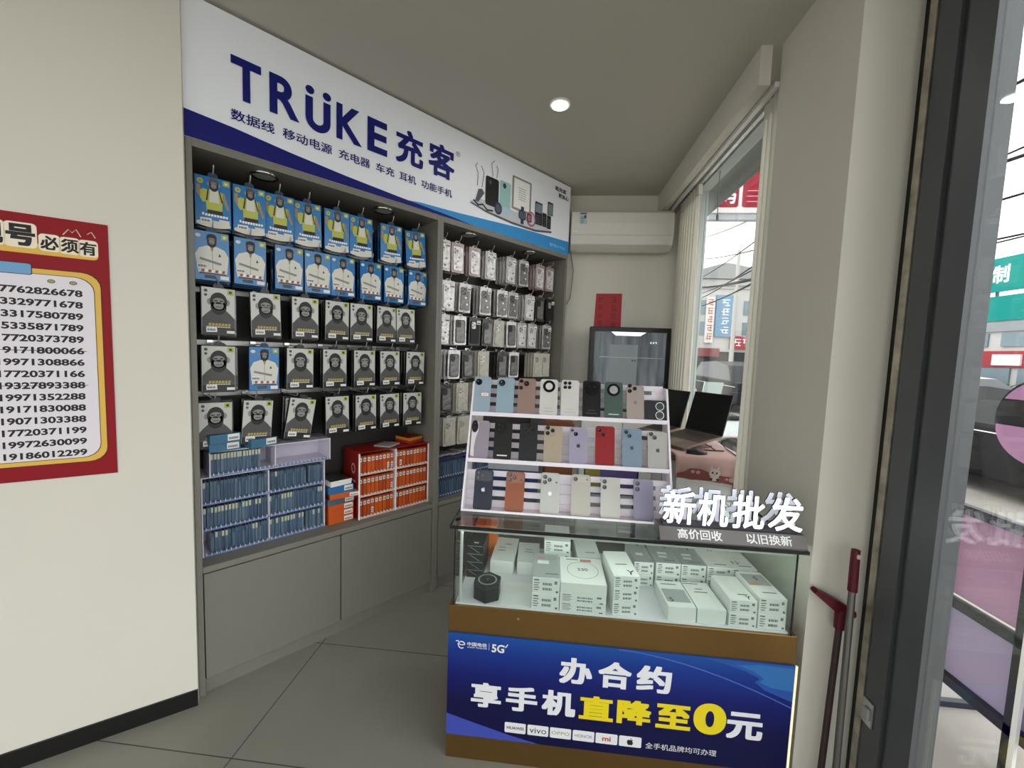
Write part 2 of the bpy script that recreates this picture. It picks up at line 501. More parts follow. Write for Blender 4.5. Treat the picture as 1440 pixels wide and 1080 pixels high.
for i, s_ in enumerate(['17762826678', '13329771678', '13317580789', '15335871789', '17720373789', '19171800066', '19971308866', '17720371166', '19327893388', '19971352288', '19171830088', '19071303388', '17720371199', '19972630099', '19186012299']):
    z = 0.681 - i * 0.0421
    m.text(s_, P(-0.518), P(-0.302 - 0.0005 * i), z - 0.012, z + 0.013, -0.0026, INK, 0.035)
    if i in (5, 8): m.rect(P(-0.53), P(-0.298), z - 0.001, z + 0.001, -0.0028, INK)
m.build('phone_numbers', ps)
m = MB()

# ================================================================== the cabinet bays
def bay(label, s0, s1, doors, group):
    t = thing('display_cabinet', label, 'cabinet', cab((s0 + s1) / 2, 0, 0), CROT, group)
    w = s1 - s0; a, b = -w / 2, w / 2
    D = 0.35
    MB().box(a, b, D - 0.02, D, 0, 2.432, CABD).build('back_panel', t)
    for x0, x1 in ((a, a + 0.022), (b - 0.022, b)):
        MB().box(x0, x1, 0, D - 0.02, 0, 2.432, CABG).build('side_panel', t, bevel=0.0015, seg=1)
    MB().box(a + 0.022, b - 0.022, 0, D - 0.02, 2.40, 2.432, CABG).build('top_panel', t)
    MB().box(a + 0.022, b - 0.022, -0.004, D - 0.02, 0.575, 0.603, CABG).build('shelf', t, bevel=0.002, seg=1)
    MB().box(a + 0.022, b - 0.022, 0.02, D - 0.02, 0.0, 0.068, CABG).build('plinth', t)
    MB().box(a + 0.022, b - 0.022, 0.022, D - 0.02, 0.068, 0.575, SOFTBLACK).build('carcass', t)
    k = len(doors)
    for i, (d0, d1) in enumerate(doors):
        d = MB().box(d0 - (s0 + s1) / 2, d1 - (s0 + s1) / 2, 0.001, 0.020, 0.074, 0.568, CABG).build('door', t, bevel=0.0015, seg=1)
        if s0 > 1:
            hx = d0 - (s0 + s1) / 2 + 0.13
            MB().box(hx, hx + 0.09, -0.014, 0.001, 0.44, 0.452, SOFTBLACK).build('handle', d)
    for z in (2.33, 2.10, 1.855, 1.60, 1.345) + ((1.13,) if s0 > 1 else ()):
        MB().box(a + 0.022, b - 0.022, D - 0.034, D - 0.02, z - 0.012, z + 0.012, mat('rail_metal', 'a8a6a2', 0.3, 0.8)).build('hook_rail', t)
    return t
bay('grey shelf cabinet with boxed film packs, next to the white wall', 0.0, 1.24, [(0.026, 0.627), (0.633, 1.214)], 'grey wall cabinets under the shop sign')
bay('grey shelf cabinet with hanging phone cases, next to the back wall', 1.24, 2.51, [(1.268, 1.873), (1.879, 2.484)], 'grey wall cabinets under the shop sign')
for i, s in enumerate((0.303, 0.908, 1.535, 2.142)):
    t = thing('cabinet_spotlight', 'unlit round spotlight in cabinet top, %s from the white wall' % ORD[i], 'spotlight', cab(s, -0.095, 2.392), CROT, 'unlit spotlights in the cabinet tops')
    m = MB(); n = 24
    vs = []
    for r, z in ((0.058, 0.008), (0.060, -0.001), (0.050, -0.004), (0.044, 0.004)):
        vs += [(r * math.cos(2 * PI * k / n), r * math.sin(2 * PI * k / n), z) for k in range(n)]
    m.add(vs, [(j * n + k, (j + 1) * n + k, (j + 1) * n + (k + 1) % n, j * n + (k + 1) % n) for j in range(3) for k in range(n)], CHROME, True)
    m.build('ring', t)
    MB().prism_z([(0.045 * math.cos(2 * PI * k / n), 0.045 * math.sin(2 * PI * k / n)) for k in range(n)], 0.001, 0.008, mat('unlit_lens', 'b9b6b0', 0.4)).build('lens', t)

# ------------------------------------------------------------------ the sign board
SIGNW = mat('sign_white', 'f3f6fc', 0.45, spec=0.3); SKYB = mat('sign_sky_blue', '3d93d2', 0.5, spec=0.2)
sg = thing('shop_sign', 'long white and blue sign board above the cabinets', 'sign', cab(1.245, 0, 2.433), CROT)
def Q(s): return s - 1.245
ZS = 2.433
m = MB().box(Q(-0.03), Q(2.515), 0.002, 0.06, 0, 0.553, SIGNW)
m.build('panel', sg)
m = MB()
sw = [(-0.03, 2.541), (0.003, 2.538), (0.168, 2.527), (0.388, 2.503), (0.654, 2.481), (0.977, 2.462), (1.269, 2.449), (1.5, 2.4345)]
m.poly([(Q(-0.03), 0.0005)] + [(Q(s), z - ZS) for s, z in reversed(sw)], -0.0002, NAVY)
lb = [(0.80, 2.434), (1.086, 2.470), (1.379, 2.484), (1.887, 2.519), (2.515, 2.543)]
m.poly([(Q(s), z - ZS) for s, z in reversed(lb)] + [(Q(0.80), 0.0005), (Q(2.515), 0.0005)], -0.0008, SKYB)
m.poly([(Q(-0.03), 0.0005)] + [(Q(1.5), 0.0006)] + [(Q(s), z - ZS) for s, z in reversed(sw[:-1])], -0.0014, NAVY)
m.build('blue_swoosh', sg)
m = MB(); y = -0.0010
def sgt(s_, a, b_, z0, z1, mt, of, mm): mm.text(s_, Q(a), Q(b_), z0 - ZS, z1 - ZS, y, mt, of)
for ch, a, b_ in (('T', 0.160, 0.273), ('R', 0.305, 0.430), ('K', 0.602, 0.734), ('E', 0.764, 0.877)):
    sgt(ch, a, b_, 2.653, 2.826, NAVY, 0.03, m)
un = []
for r, rev in ((0.0585, False), (0.0245, True)):
    arc = [(0.515 + r * math.cos(PI + PI * i / 14), (2.702 if not rev else 2.702) + r * math.sin(PI + PI * i / 14)) for i in range(15)]
    if not rev: un += [(0.4565, 2.796)] + arc + [(0.5735, 2.796)]
    else: un += [(0.5395, 2.796)] + list(reversed(arc)) + [(0.4905, 2.796)]
U = MB()
half = len(un) // 2
for i in range(half - 1):
    p, q = un[i], un[i + 1]; r_, s_ = un[len(un) - 1 - i], un[len(un) - 2 - i]
    m.poly([(Q(a), z - ZS) for a, z in (p, q, s_, r_)], y, NAVY)
for cx in (0.477, 0.556): m.ell(Q(cx), 2.826 - ZS, 0.020, 0.019, y, NAVY)
m.build('title_lettering', sg)
m = MB()
sgt('充', 0.929, 1.106, 2.655, 2.845, NAVY, 0.03, m); sgt('客', 1.142, 1.332, 2.66, 2.852, NAVY, 0.03, m); sgt('®', 1.341, 1.374, 2.826, 2.855, GINK, 0.0, m)
m.build('chinese_title', sg)
for s_, a, b_ in (('数据线', 0.157, 0.324), ('移动电源', 0.358, 0.581), ('充电器', 0.614, 0.780), ('车充', 0.813, 0.922), ('耳机', 0.953, 1.060), ('功能手机', 1.095, 1.317)):
    m = MB(); sgt(s_, a, b_, 2.560, 2.606, NAVY, 0.012, m); m.build('product_line_lettering', sg)
m = MB(); sgt('选充客', 2.312, 2.455, 2.908, 2.942, INK, 0.02, m); sgt('更放心', 2.358, 2.490, 2.864, 2.897, INK, 0.02, m)
m.build('slogan_lettering', sg); m = MB()
y = -0.0012; sgt('型号01T2S', 2.273, 2.462, 2.464, 2.489, mat('pale_blue_print', '9fd0f0', 0.5), 0.01, m); y = -0.0010
m.build('model_lettering', sg)
m = MB()
PG = mat('print_pale_grey', 'c9ccd2', 0.5); PB = mat('print_black', '1c1b1e', 0.4); PM = mat('print_mint', '9fcac6', 0.4); PP = mat('print_pink', 'b06a7c', 0.5); PD = mat('print_dark_blue', '2b3350', 0.5); PDG = mat('print_dark_grey', '565a62', 0.5)
def R4(a, b_, z0, z1): return [(Q(a), z0 - ZS), (Q(b_), z0 - ZS), (Q(b_), z1 - ZS), (Q(a), z1 - ZS)]
m.poly([(Q(a), z - ZS) for a, z in ((1.46, 2.575), (1.60, 2.548), (1.85, 2.530), (2.10, 2.533), (2.29, 2.565), (2.29, 2.578), (2.05, 2.585), (1.80, 2.600), (1.55, 2.612))], -0.0004, PDG)
m.poly([(Q(a), z - ZS) for a, z in ((1.46, 2.585), (1.60, 2.560), (1.85, 2.545), (2.10, 2.548), (2.29, 2.578), (2.05, 2.610), (1.80, 2.630), (1.55, 2.622))], -0.0007, PG)
m.poly(rrect(Q(1.841), Q(2.040), 2.640 - ZS, 2.871 - ZS, 0.004), -0.0009, mat('print_olive', '8e917f', 0.5)).poly(R4(1.858, 2.024, 2.655, 2.858), -0.0011, WHITEP)
for k in range(6): m.poly(R4(1.90 + 0.006 * (k % 2), 1.985 - 0.006 * (k % 2), 2.80 - k * 0.016, 2.803 - k * 0.016), -0.0013, GINK)
m.poly(rrect(Q(1.591), Q(1.711), 2.600 - ZS, 2.790 - ZS, 0.016), -0.0013, PB).ell(Q(1.632), 2.755 - ZS, 0.012, 0.014, -0.0015, PDG)
m.poly(rrect(Q(1.722), Q(1.826), 2.615 - ZS, 2.800 - ZS, 0.012), -0.0013, PM).ell(Q(1.765), 2.770 - ZS, 0.016, 0.018, -0.0015, PD)
m.poly([(Q(a), z - ZS) for a, z in ((1.505, 2.60), (1.530, 2.595), (1.582, 2.668), (1.560, 2.690), (1.530, 2.680))], -0.0013, PDG)
for pts in ([(1.52, 2.70), (1.525, 2.78), (1.50, 2.82), (1.515, 2.84)], [(1.56, 2.70), (1.575, 2.80), (1.55, 2.835)], [(1.655, 2.80), (1.64, 2.88), (1.665, 2.905)], [(1.69, 2.80), (1.70, 2.86), (1.685, 2.88)]):
    m.tube([(Q(a), -0.001, z - ZS) for a, z in pts], 0.0022, GINK, 4)
m.tube([(Q(a), -0.001, z - ZS) for a, z in ((1.49, 2.60), (1.53, 2.578), (1.57, 2.592), (1.61, 2.565), (1.66, 2.572))], 0.006, PB, 4)
m.ell(Q(1.710), 2.602 - ZS, 0.036, 0.042, -0.0017, PD).ell(Q(1.710), 2.602 - ZS, 0.024, 0.028, -0.0019, PDG)
m.poly(rrect(Q(1.758), Q(1.827), 2.580 - ZS, 2.628 - ZS, 0.014), -0.0017, mat('print_ice', 'b5cfe2', 0.5))
m.poly(R4(1.935, 1.967, 2.553, 2.678), -0.0017, PD).poly(rrect(Q(1.912), Q(1.990), 2.585 - ZS, 2.648 - ZS, 0.018), -0.0019, PD).poly(rrect(Q(1.922), Q(1.980), 2.593 - ZS, 2.640 - ZS, 0.012), -0.0021, PDG)
m.ell(Q(2.045), 2.612 - ZS, 0.050, 0.056, -0.0017, PP).ell(Q(2.050), 2.612 - ZS, 0.034, 0.040, -0.0019, PG).poly(rrect(Q(2.0), Q(2.052), 2.585 - ZS, 2.645 - ZS, 0.010), -0.0021, PB).poly(rrect(Q(2.008), Q(2.044), 2.593 - ZS, 2.637 - ZS, 0.006), -0.0023, PP)
for a, b_, z0, z1, scr in ((2.088, 2.170, 2.590, 2.758, 2.680), (2.174, 2.222, 2.592, 2.695, 2.70), (2.228, 2.276, 2.588, 2.69, 2.70), (2.232, 2.296, 2.695, 2.795, 2.70)):
    m.poly(rrect(Q(a), Q(b_), z0 - ZS, z1 - ZS, 0.006), -0.0015, PB)
    if scr < z1: m.poly(R4(a + 0.006, b_ - 0.006, scr, z1 - 0.012), -0.0019, mat('print_screen', '7f8f9a', 0.4))
    if z0 < 2.6:
        for r in range(4):
            for c_ in range(3):
                xx = a + 0.010 + c_ * (b_ - a - 0.02) / 3; zz = z0 + 0.010 + r * 0.018
                m.poly(R4(xx, xx + (b_ - a - 0.02) / 4, zz, zz + 0.010), -0.0021, PDG)
m.build('product_picture', sg)

# ================================================================== boxed packs on hooks
SKY_ = mat('pack_blue', '2478b8', 0.22); SIDEB = mat('pack_blue_side', '12304f', 0.4); PKB = mat('pack_black', '121214', 0.35)
PKG = mat('pack_pale_grey', 'c4c4bf', 0.25); APE = mat('pack_ape_black', '1b1a1b', 0.5); APEF = mat('pack_ape_face', '8d8a86', 0.5); APEG = mat('pack_ape_grey', '4b4a4a', 0.5)
VEST = mat('pack_vest_yellow', 'b9bd4c', 0.4); COAT = mat('pack_coat_white', 'd9d8cf', 0.4); SKINB = mat('pack_arm_tan', '9d8a63', 0.5); LIME = mat('pack_lime', 'a9b23a', 0.4); GLDP = mat('pack_gold_print', 'b3a048', 0.4)
PW, PH, PT = 0.128, 0.212, 0.020

def ape_head(m, cx, cz, s, y, cap=None):
    m.ell(cx - 0.024 * s, cz, 0.008 * s, 0.011 * s, y, APEF, 10).ell(cx + 0.024 * s, cz, 0.008 * s, 0.011 * s, y, APEF, 10)
    m.ell(cx, cz + 0.002 * s, 0.024 * s, 0.030 * s, y - 0.0002, APE)
    m.ell(cx, cz - 0.016 * s, 0.022 * s, 0.026 * s, y - 0.0002, APE)
    m.ell(cx, cz + 0.004 * s, 0.016 * s, 0.010 * s, y - 0.0004, APEF, 14)
    m.ell(cx, cz - 0.012 * s, 0.014 * s, 0.012 * s, y - 0.0004, APEF, 14)
    m.rect(cx - 0.013 * s, cx - 0.003 * s, cz + 0.002 * s, cz + 0.006 * s, y - 0.0006, APE).rect(cx + 0.003 * s, cx + 0.013 * s, cz + 0.002 * s, cz + 0.006 * s, y - 0.0006, APE)
    m.rect(cx - 0.008 * s, cx + 0.008 * s, cz - 0.017 * s, cz - 0.015 * s, y - 0.0006, APE)
    if cap:
        m.poly([(cx - 0.025 * s, cz + 0.012 * s), (cx + 0.025 * s, cz + 0.012 * s), (cx + 0.020 * s, cz + 0.030 * s), (cx, cz + 0.036 * s), (cx - 0.020 * s, cz + 0.030 * s)], y - 0.0008, cap)

def pack_print(m, kind):
    y = -0.0003
    W, H = PW / 2, PH
    if kind == 'gorilla':
        m.rect(-W + 0.002, W - 0.002, 0.004, H - 0.002, y, PKG)
        m.poly([(-W + 0.003, 0.004), (W - 0.003, 0.004), (W - 0.003, 0.075), (0.045, 0.095), (0.022, 0.118), (-0.022, 0.118), (-0.045, 0.095), (-W + 0.003, 0.075)], y - 0.0003, APEG)
        ape_head(m, 0.0, 0.148, 1.35, y - 0.0006)
        m.rect(-W + 0.003, W - 0.003, 0.004, 0.034, y - 0.0008, PKB)
        for k in range(7): m.poly([(-0.038 + k * 0.012, 0.042), (-0.029 + k * 0.012, 0.042), (-0.027 + k * 0.012, 0.053), (-0.036 + k * 0.012, 0.053)], y - 0.0010, GLDP)
        for k in range(9): m.rect(-0.045 + k * 0.010, -0.037 + k * 0.010, 0.035, 0.039, y - 0.0011, COAT)
        m.ell(-0.047, 0.195, 0.007, 0.007, y - 0.0004, APEG, 12).ell(-0.047, 0.176, 0.006, 0.006, y - 0.0004, APEG, 12)
        m.rect(0.033, 0.057, 0.184, 0.207, y - 0.0004, LIME).rect(0.040, 0.050, 0.190, 0.201, y - 0.0006, PKB)
        m.rect(0.030, 0.060, 0.010, 0.022, y - 0.0011, STICK)
    else:
        m.rect(-W + 0.001, W - 0.001, 0.002, H - 0.001, y, SKY_)
        m.rect(0.035, 0.059, 0.184, 0.206, y - 0.0004, LIME).rect(0.042, 0.052, 0.190, 0.200, y - 0.0006, COAT)
        if kind == 'vest':
            m.ell(-0.045, 0.188, 0.011, 0.012, y - 0.0004, VEST, 14).ell(-0.045, 0.188, 0.006, 0.006, y - 0.0006, mat('pack_orange_dot', 'c07a3a', 0.5), 12)
            m.poly([(-0.050, 0.125), (-0.036, 0.100), (-0.018, 0.110), (-0.018, 0.155), (-0.035, 0.158), (-0.052, 0.145)], y - 0.0003, VEST)
            m.poly([(-0.058, 0.135), (-0.045, 0.118), (-0.045, 0.170), (-0.058, 0.172)], y - 0.0004, SKINB)
            m.poly([(0.058, 0.085), (0.050, 0.080), (0.024, 0.150), (0.040, 0.155)], y - 0.0003, SKINB)
            m.poly([(-0.024, 0.065), (0.032, 0.065), (0.034, 0.150), (0.020, 0.160), (-0.014, 0.160), (-0.028, 0.150)], y - 0.0005, VEST)
            m.poly([(-0.014, 0.105), (0.022, 0.105), (0.018, 0.160), (-0.010, 0.160)], y - 0.0007, COAT)
            m.poly([(-0.026, 0.110), (-0.020, 0.110), (-0.014, 0.160), (-0.019, 0.160)], y - 0.0009, APE).poly([(0.030, 0.110), (0.035, 0.110), (0.024, 0.160), (0.019, 0.160)], y - 0.0009, APE)
            m.rect(-0.022, 0.034, 0.055, 0.072, y - 0.0007, APE)
            ape_head(m, 0.003, 0.182, 0.72, y - 0.0010, APEG)
            m.ell(0.0, 0.012, 0.062, 0.016, y - 0.0005, COAT, 16)
            m.rect(-0.040, -0.033, 0.046, 0.056, y - 0.0012, WHITEP)
            for k in range(8): m.poly([(-0.030 + k * 0.0105, 0.044), (-0.022 + k * 0.0105, 0.044), (-0.021 + k * 0.0105, 0.054), (-0.029 + k * 0.0105, 0.054)], y - 0.0012, WHITEP)
            m.rect(0.020, 0.058, 0.008, 0.036, y - 0.0012, COAT)
        else:
            m.poly([(-0.052, 0.03), (0.052, 0.03), (0.060, 0.110), (0.046, 0.138), (0.018, 0.150), (-0.018, 0.150), (-0.046, 0.138), (-0.060, 0.110)], y - 0.0003, COAT)
            m.poly([(-0.008, 0.152), (0.008, 0.152), (0.0, 0.120)], y - 0.0006, SKINB).rect(-0.001, 0.001, 0.03, 0.120, y - 0.0006, APEF)
            m.poly([(-0.046, 0.088), (0.030, 0.070), (0.034, 0.080), (-0.044, 0.098)], y - 0.0008, APEF)
            m.poly([(0.022, 0.108), (0.032, 0.108), (0.027, 0.122)], y - 0.0008, APE)
            ape_head(m, 0.0, 0.176, 0.75, y - 0.0010, APE)
            m.ell(-0.048, 0.190, 0.010, 0.008, y - 0.0004, COAT, 12)
            for k in range(7): m.poly([(-0.042 + k * 0.0125, 0.036), (-0.032 + k * 0.0125, 0.036), (-0.030 + k * 0.0125, 0.048), (-0.040 + k * 0.0125, 0.048)], y - 0.0012, (WHITEP if k % 2 else mat('pack_red_print', 'a8483a', 0.5)))
            m.rect(-0.048, 0.050, 0.028, 0.034, y - 0.0012, APEG)
            m.rect(-0.030, 0.010, 0.010, 0.024, y - 0.0012, APEG).rect(0.026, 0.058, 0.008, 0.024, y - 0.0012, STICK)

def make_pack(kind):
    t = thing('film_pack', 'pack', 'boxed pack')
    side = PKB if kind == 'gorilla' else SIDEB
    m = MB().box(-PW / 2, PW / 2, 0, PT, 0, PH, side, front=side)
    pack_print(m, kind)
    m.build('box', t)
    m = MB()
    m.prism_y([(-0.018, PH), (0.018, PH), (0.018, PH + 0.012), (0.010, PH + 0.020), (-0.010, PH + 0.020), (-0.018, PH + 0.012)], 0.004, 0.006, side)
    m.build('hang_tab', t)
    m = MB().prism_y([(-0.046, 0.012), (-0.006, 0.014), (-0.007, 0.036), (-0.047, 0.034)] if kind != 'coat' else [(-0.056, 0.052), (-0.020, 0.052), (-0.020, 0.070), (-0.056, 0.070)], -0.0024, -0.0016, STICK)
    zz = 0.019 if kind != 'coat' else 0.056
    xx = -0.042 if kind != 'coat' else -0.052
    for k in range(9): m.rect(xx + k * 0.0034, xx + k * 0.0034 + (0.0018 if k % 3 else 0.0026), zz, zz + 0.009, -0.0026, INK)
    m.build('price_sticker', t)
    COL.objects.unlink
    return t

def make_hook():
    t = thing('display_hook', 'hook', 'hook')
    MB().tube([(0, 0.219, 0), (0, 0.02, 0), (0, -0.012, 0.004), (0, -0.026, 0.020), (0, -0.030, 0.034)], 0.0028, mat('hook_wire', 'c4c3bf', 0.3, 0.6), 6).build('wire', t)
    MB().box(-0.012, 0.012, 0.214, 0.219, -0.014, 0.014, CHROME).build('clip', t)
    return t

PROTO = {}
used_proto = set()
def put(key, maker, loc, rot, label, group, skip=()):
    """first use places the prototype itself, later uses place copies"""
    if key not in PROTO:
        r = maker(); PROTO[key] = tree(r)
        r.location = loc; r.rotation_euler = rot; r['label'] = label; r['group'] = group
        return r
    return dup(PROTO[key], loc, rot, label, group, skip)

KN = {'vest': 'blue boxed pack, ape in yellow vest', 'coat': 'blue boxed pack, ape in white coat', 'gorilla': 'dark boxed pack, gorilla portrait'}
ROWN = ['top', 'second', 'third', 'fourth', 'lowest']
ROWS = [
    ('vest', 2.215, [.101, .238, .360, .493, .637, .770, .951, 1.120]),
    ('coat', 1.980, [.095, .237, .404, .540, .671, .828, .972, 1.128]),
    ('gorilla', 1.740, [.111, .301, .477, .637, .774, .925, 1.054]),
    ('gorilla', 1.480, [.107, .289, .450, .626, .794, .953, 1.121]),
    ('gorilla', 1.223, [.090, .250, .433, .642, .804, .954, 1.107]),
]
for r, (kind0, zc, ss) in enumerate(ROWS):
    for i, s in enumerate(ss):
        kind = 'coat' if (r == 3 and i == 1) else kind0
        tilt = rnd.uniform(-0.02, 0.02)
        if r == 4 and i == 1: tilt = 0.07
        if r == 4 and i == 2: tilt = 0.16
        if r == 0 and i == 7: tilt = -0.06
        yaw = rnd.uniform(-0.05, 0.05) + (-0.10 if r == 0 else 0.0)
        where = '%s hanging row, %s from the white wall' % (ROWN[r], ORD[i])
        z0 = zc - PH / 2
        put('hook', make_hook, cab(s, -0.085, z0 + PH + 0.012), (0, 0, CROT), 'wire hook holding the packs of %s' % where, 'hooks in the film cabinet')
        n = 3
        back = [0.0, 0.045 + rnd.uniform(0, .01), 0.095 + rnd.uniform(0, 0.03)]
        for k in range(n):
            t_ = -0.08 - back[k]
            ds = rnd.uniform(-0.004, 0.004) + (0.012 * k if r >= 2 else 0.006 * k)
            what = KN[kind] if k == 0 else ('boxed pack behind the front pack' if k == 1 else 'rearmost boxed pack')
            put('pack_' + kind, lambda kind=kind: make_pack(kind), cab(s + (ds if k else 0), t_, z0 - 0.003 * k), (0, tilt * (1 if k == 0 else 0.3), CROT + yaw * (1 if k == 0 else 0.5)),
                what + ', ' + where, 'boxed packs on the hooks', skip=() if k == 0 else ('price_sticker',))

# ------------------------------------------------------------------ phone cases on hooks
BAG = mat('clear_bag_film', 'c9c4c2', 0.16, 0.35, noise=0.25, scale=28, bump=1.0); BAGD = mat('smoky_bag_film', '45413f', 0.2, 0.2, noise=0.3, scale=30, bump=0.8); BAGP = mat('pinkish_bag_film', 'b4a09d', 0.2, 0.2, noise=0.2, scale=28, bump=0.8); CASEW = mat('case_silver_white', 'e6e3e2', 0.2, 0.25, noise=0.22, scale=35, bump=0.9); CASED = mat('case_dark', '2a2829', 0.3); CASEG = mat('case_grey', '7b7876', 0.25, 0.2, noise=0.2, scale=30, bump=0.6); CASEI = mat('case_ivory', 'c2bdb0', 0.35, noise=0.15, scale=30, bump=0.6)
def make_case(kind):
    t = thing('phone_case_pack', 'pack', 'phone case pack')
    bag, case, inner = {'white': (BAG, CASEW, CASEG), 'pink': (BAGP, CASEW, BAGP), 'dark': (BAGD, CASED, CASEG), 'clear': (BAG, CASEG, CASED), 'black': (CASED, SOFTBLACK, CASED), 'ivory': (CASEI, CASEI, BAG), 'rim': (CASEW, CASED, CASEG)}[kind]
    W, H = 0.052, 0.198
    m = MB().prism_y(rrect(-W, W, 0, H, 0.008, 3), 0.0, 0.010, bag)
    m.build('bag', t, bevel=0.002, seg=1)
    m = MB().prism_y(rrect(-0.039, 0.039, 0.014, 0.172, 0.013), -0.005, 0.001, case)
    m.build('case', t, bevel=0.0015, seg=1)
    m = MB().poly(rrect(-0.033, 0.033, 0.020, 0.166, 0.010), -0.0056, inner if kind in ('dark', 'rim') else case)
    m.poly(rrect(-0.033, 0.004, 0.118, 0.166, 0.010), -0.0058, CASED if kind in ('rim', 'dark', 'clear') else BAG)
    for cx, cz in ((-0.024, 0.154), (-0.024, 0.132), (-0.007, 0.143)): m.ell(cx, cz, 0.007, 0.007, -0.0062, SOFTBLACK if kind in ('rim', 'dark') else CASEG, 12)
    if kind in ('white', 'pink', 'clear'):
        for k in range(4): m.ell(rnd.uniform(-0.02, 0.02), 0.035 + k * 0.022, 0.010, 0.007, -0.0062, BAGP if kind == 'pink' else CASEW if k % 2 else CASEG, 9)
    m.build('case_print', t)
    m = MB()
    vs = []
    for rr in (0.009, 0.015):
        vs += [(rr * 1.5 * math.cos(PI * k / 8), 0.004, H + rr * math.sin(PI * k / 8)) for k in range(9)]
    m.add(vs, [(k, k + 9, k + 10, k + 1) for k in range(8)], BAG)
    m.build('hang_loop', t)
    if kind in ('clear', 'black', 'white'):
        m = MB().prism_y([(0.012, 0.150), (0.048, 0.152), (0.048, 0.180), (0.012, 0.178)], -0.0072, -0.0064, STICK)
        m.rect(0.016, 0.044, 0.158, 0.164, -0.0075, INK); m.build('price_sticker', t)
    return t
KC = {'white': 'silver-white bagged phone case', 'pink': 'pink-edged bagged phone case', 'dark': 'smoky bagged phone case', 'clear': 'clear bagged phone case', 'black': 'black bagged phone case', 'ivory': 'ivory bagged phone case', 'rim': 'white-rimmed dark phone case pack'}
CROWS = [
    (2.228, [(1.335, 'white', 0), (1.45, 'pink', 2), (1.598, 'pink', 1), (1.745, 'white', 1), (1.951, 'white', 3), (2.096, 'clear', 2), (2.282, 'pink', 2), (2.408, 'pink', 1)]),
    (1.968, [(1.375, 'white', 1), (1.515, 'clear', 1), (1.704, 'clear', 2), (1.874, 'clear', 1), (1.987, 'clear', 2), (2.173, 'white', 3), (2.298, 'dark', 2), (2.426, 'black', 3)]),
    (1.742, [(1.335, 'white', 1), (1.483, 'rim', 3), (1.610, 'black', 3), (1.733, 'dark', 1), (1.843, 'ivory', 1), (1.982, 'rim', 2), (2.098, 'white', 2), (2.215, 'white', 1), (2.397, 'clear', 2)]),
    (1.506, [(1.435, 'rim', 2), (1.562, 'dark', 2), (1.704, 'ivory', 2), (1.890, 'dark', 4), (2.017, 'rim', 3), (2.300, 'ivory', 3), (2.398, 'ivory', 2)]),
    (1.276, [(1.380, 'dark', 2), (1.515, 'ivory', 3), (1.66, 'ivory', 2)]),
    (1.040, [(1.412, 'ivory', 2), (1.530, 'ivory', 2), (1.66, 'ivory', 2)]),
]
CR = ['top', 'second', 'third', 'fourth', 'fifth', 'sixth']
for r, (zc, lst) in enumerate(CROWS):
    for i, (s, kind, nb) in enumerate(lst):
        where = '%s row, %s from cabinet divider' % (CR[r], ORD[i])
        z0 = zc - 0.099
        put('hook', make_hook, cab(s, -0.095, z0 + 0.203), (0, 0, CROT), 'wire hook holding phone cases, ' + where, 'hooks in the phone case cabinet')
        tilt = rnd.uniform(-0.03, 0.03)
        for k in range(nb + 1):
            what = KC[kind] if k == 0 else KC[kind] + ', %s behind front' % ['', 'next', 'second', 'third', 'fourth'][k]
            put('case_' + kind, lambda kind=kind: make_case(kind), cab(s + k * (0.010 if s < 2.2 else 0.006) * (-1), -0.10 - 0.026 * k, z0 - 0.002 * k), (0, tilt * (1 - 0.3 * k), CROT + rnd.uniform(-0.05, 0.05)),
                what + ', ' + where, 'phone cases on the hooks', skip=() if k == 0 else ('price_sticker', 'hang_loop'))

# ================================================================== racks on the shelf
ACR = mat('white_acrylic', 'd9d3e0', 0.35); ACRB = mat('blue_slotted_edge', '6f7fae', 0.4)
def slot_rack(name, label, s0, s1, t0, depth, z0, tiers, th, cols, mside, medge, back=None, teeth=14, logo=False, group=None, top=True):
    t = thing(name, label, 'display rack', cab(s0, t0, z0), CROT, group)
    W = s1 - s0; H = tiers * th
    for x in (0, W - 0.005):
        MB().box(x, x + 0.005, 0, depth, 0, H + 0.004, mside).build('side_panel', t)
    for c in range(1, cols):
        x = W * c / cols
        MB().box(x - 0.0025, x + 0.0025, 0.0, depth, 0, H, mside if not logo else ACR).build('divider', t)
    for k in range(tiers):
        MB().box(0.005, W - 0.005, 0.006, depth, k * th, k * th + 0.004, mside).build('shelf', t)
        m = MB()
        m.box(0.005, W - 0.005, 0.0, 0.004, k * th, k * th + 0.011, medge)
        n = teeth * cols
        for i in range(n):
            x = 0.006 + (W - 0.012) * (i + 0.5) / n
            m.prism_x([(-0.003, k * th + 0.006), (0.012, k * th + 0.004), (0.012, k * th + 0.015), (-0.003, k * th + 0.017)], x - 0.0012, x + 0.0012, WHITEP)
        m.build('slot_edge', t)
    MB().box(0.005, W - 0.005, depth - 0.004, depth, 0, H, mside).build('back_panel', t)
    if top: MB().box(0, W, 0, depth, H + 0.004, H + 0.008, back or mside).build('top_panel', t)
    return t
slot_rack('slotted_rack', 'lower white three-tier rack full of blue film packets', 0.034, 0.578, -0.095, 0.19, 0.604, 3, 0.1225, 2, ACR, ACRB)
slot_rack('slotted_rack', 'upper white one-tier rack, half full of blue film packets', 0.066, 0.606, -0.090, 0.18, 0.980, 1, 0.110, 2, ACR, ACRB)
FC = [mat('film_blue', '46627e', 0.4), mat('film_dark_blue', '2f4a66', 0.4), mat('film_teal', '5a7488', 0.4)]
FTOP = mat('film_cream_band', 'b9bda6', 0.45); FSLV = mat('film_clear_sleeve', 'a9b6c2', 0.25)
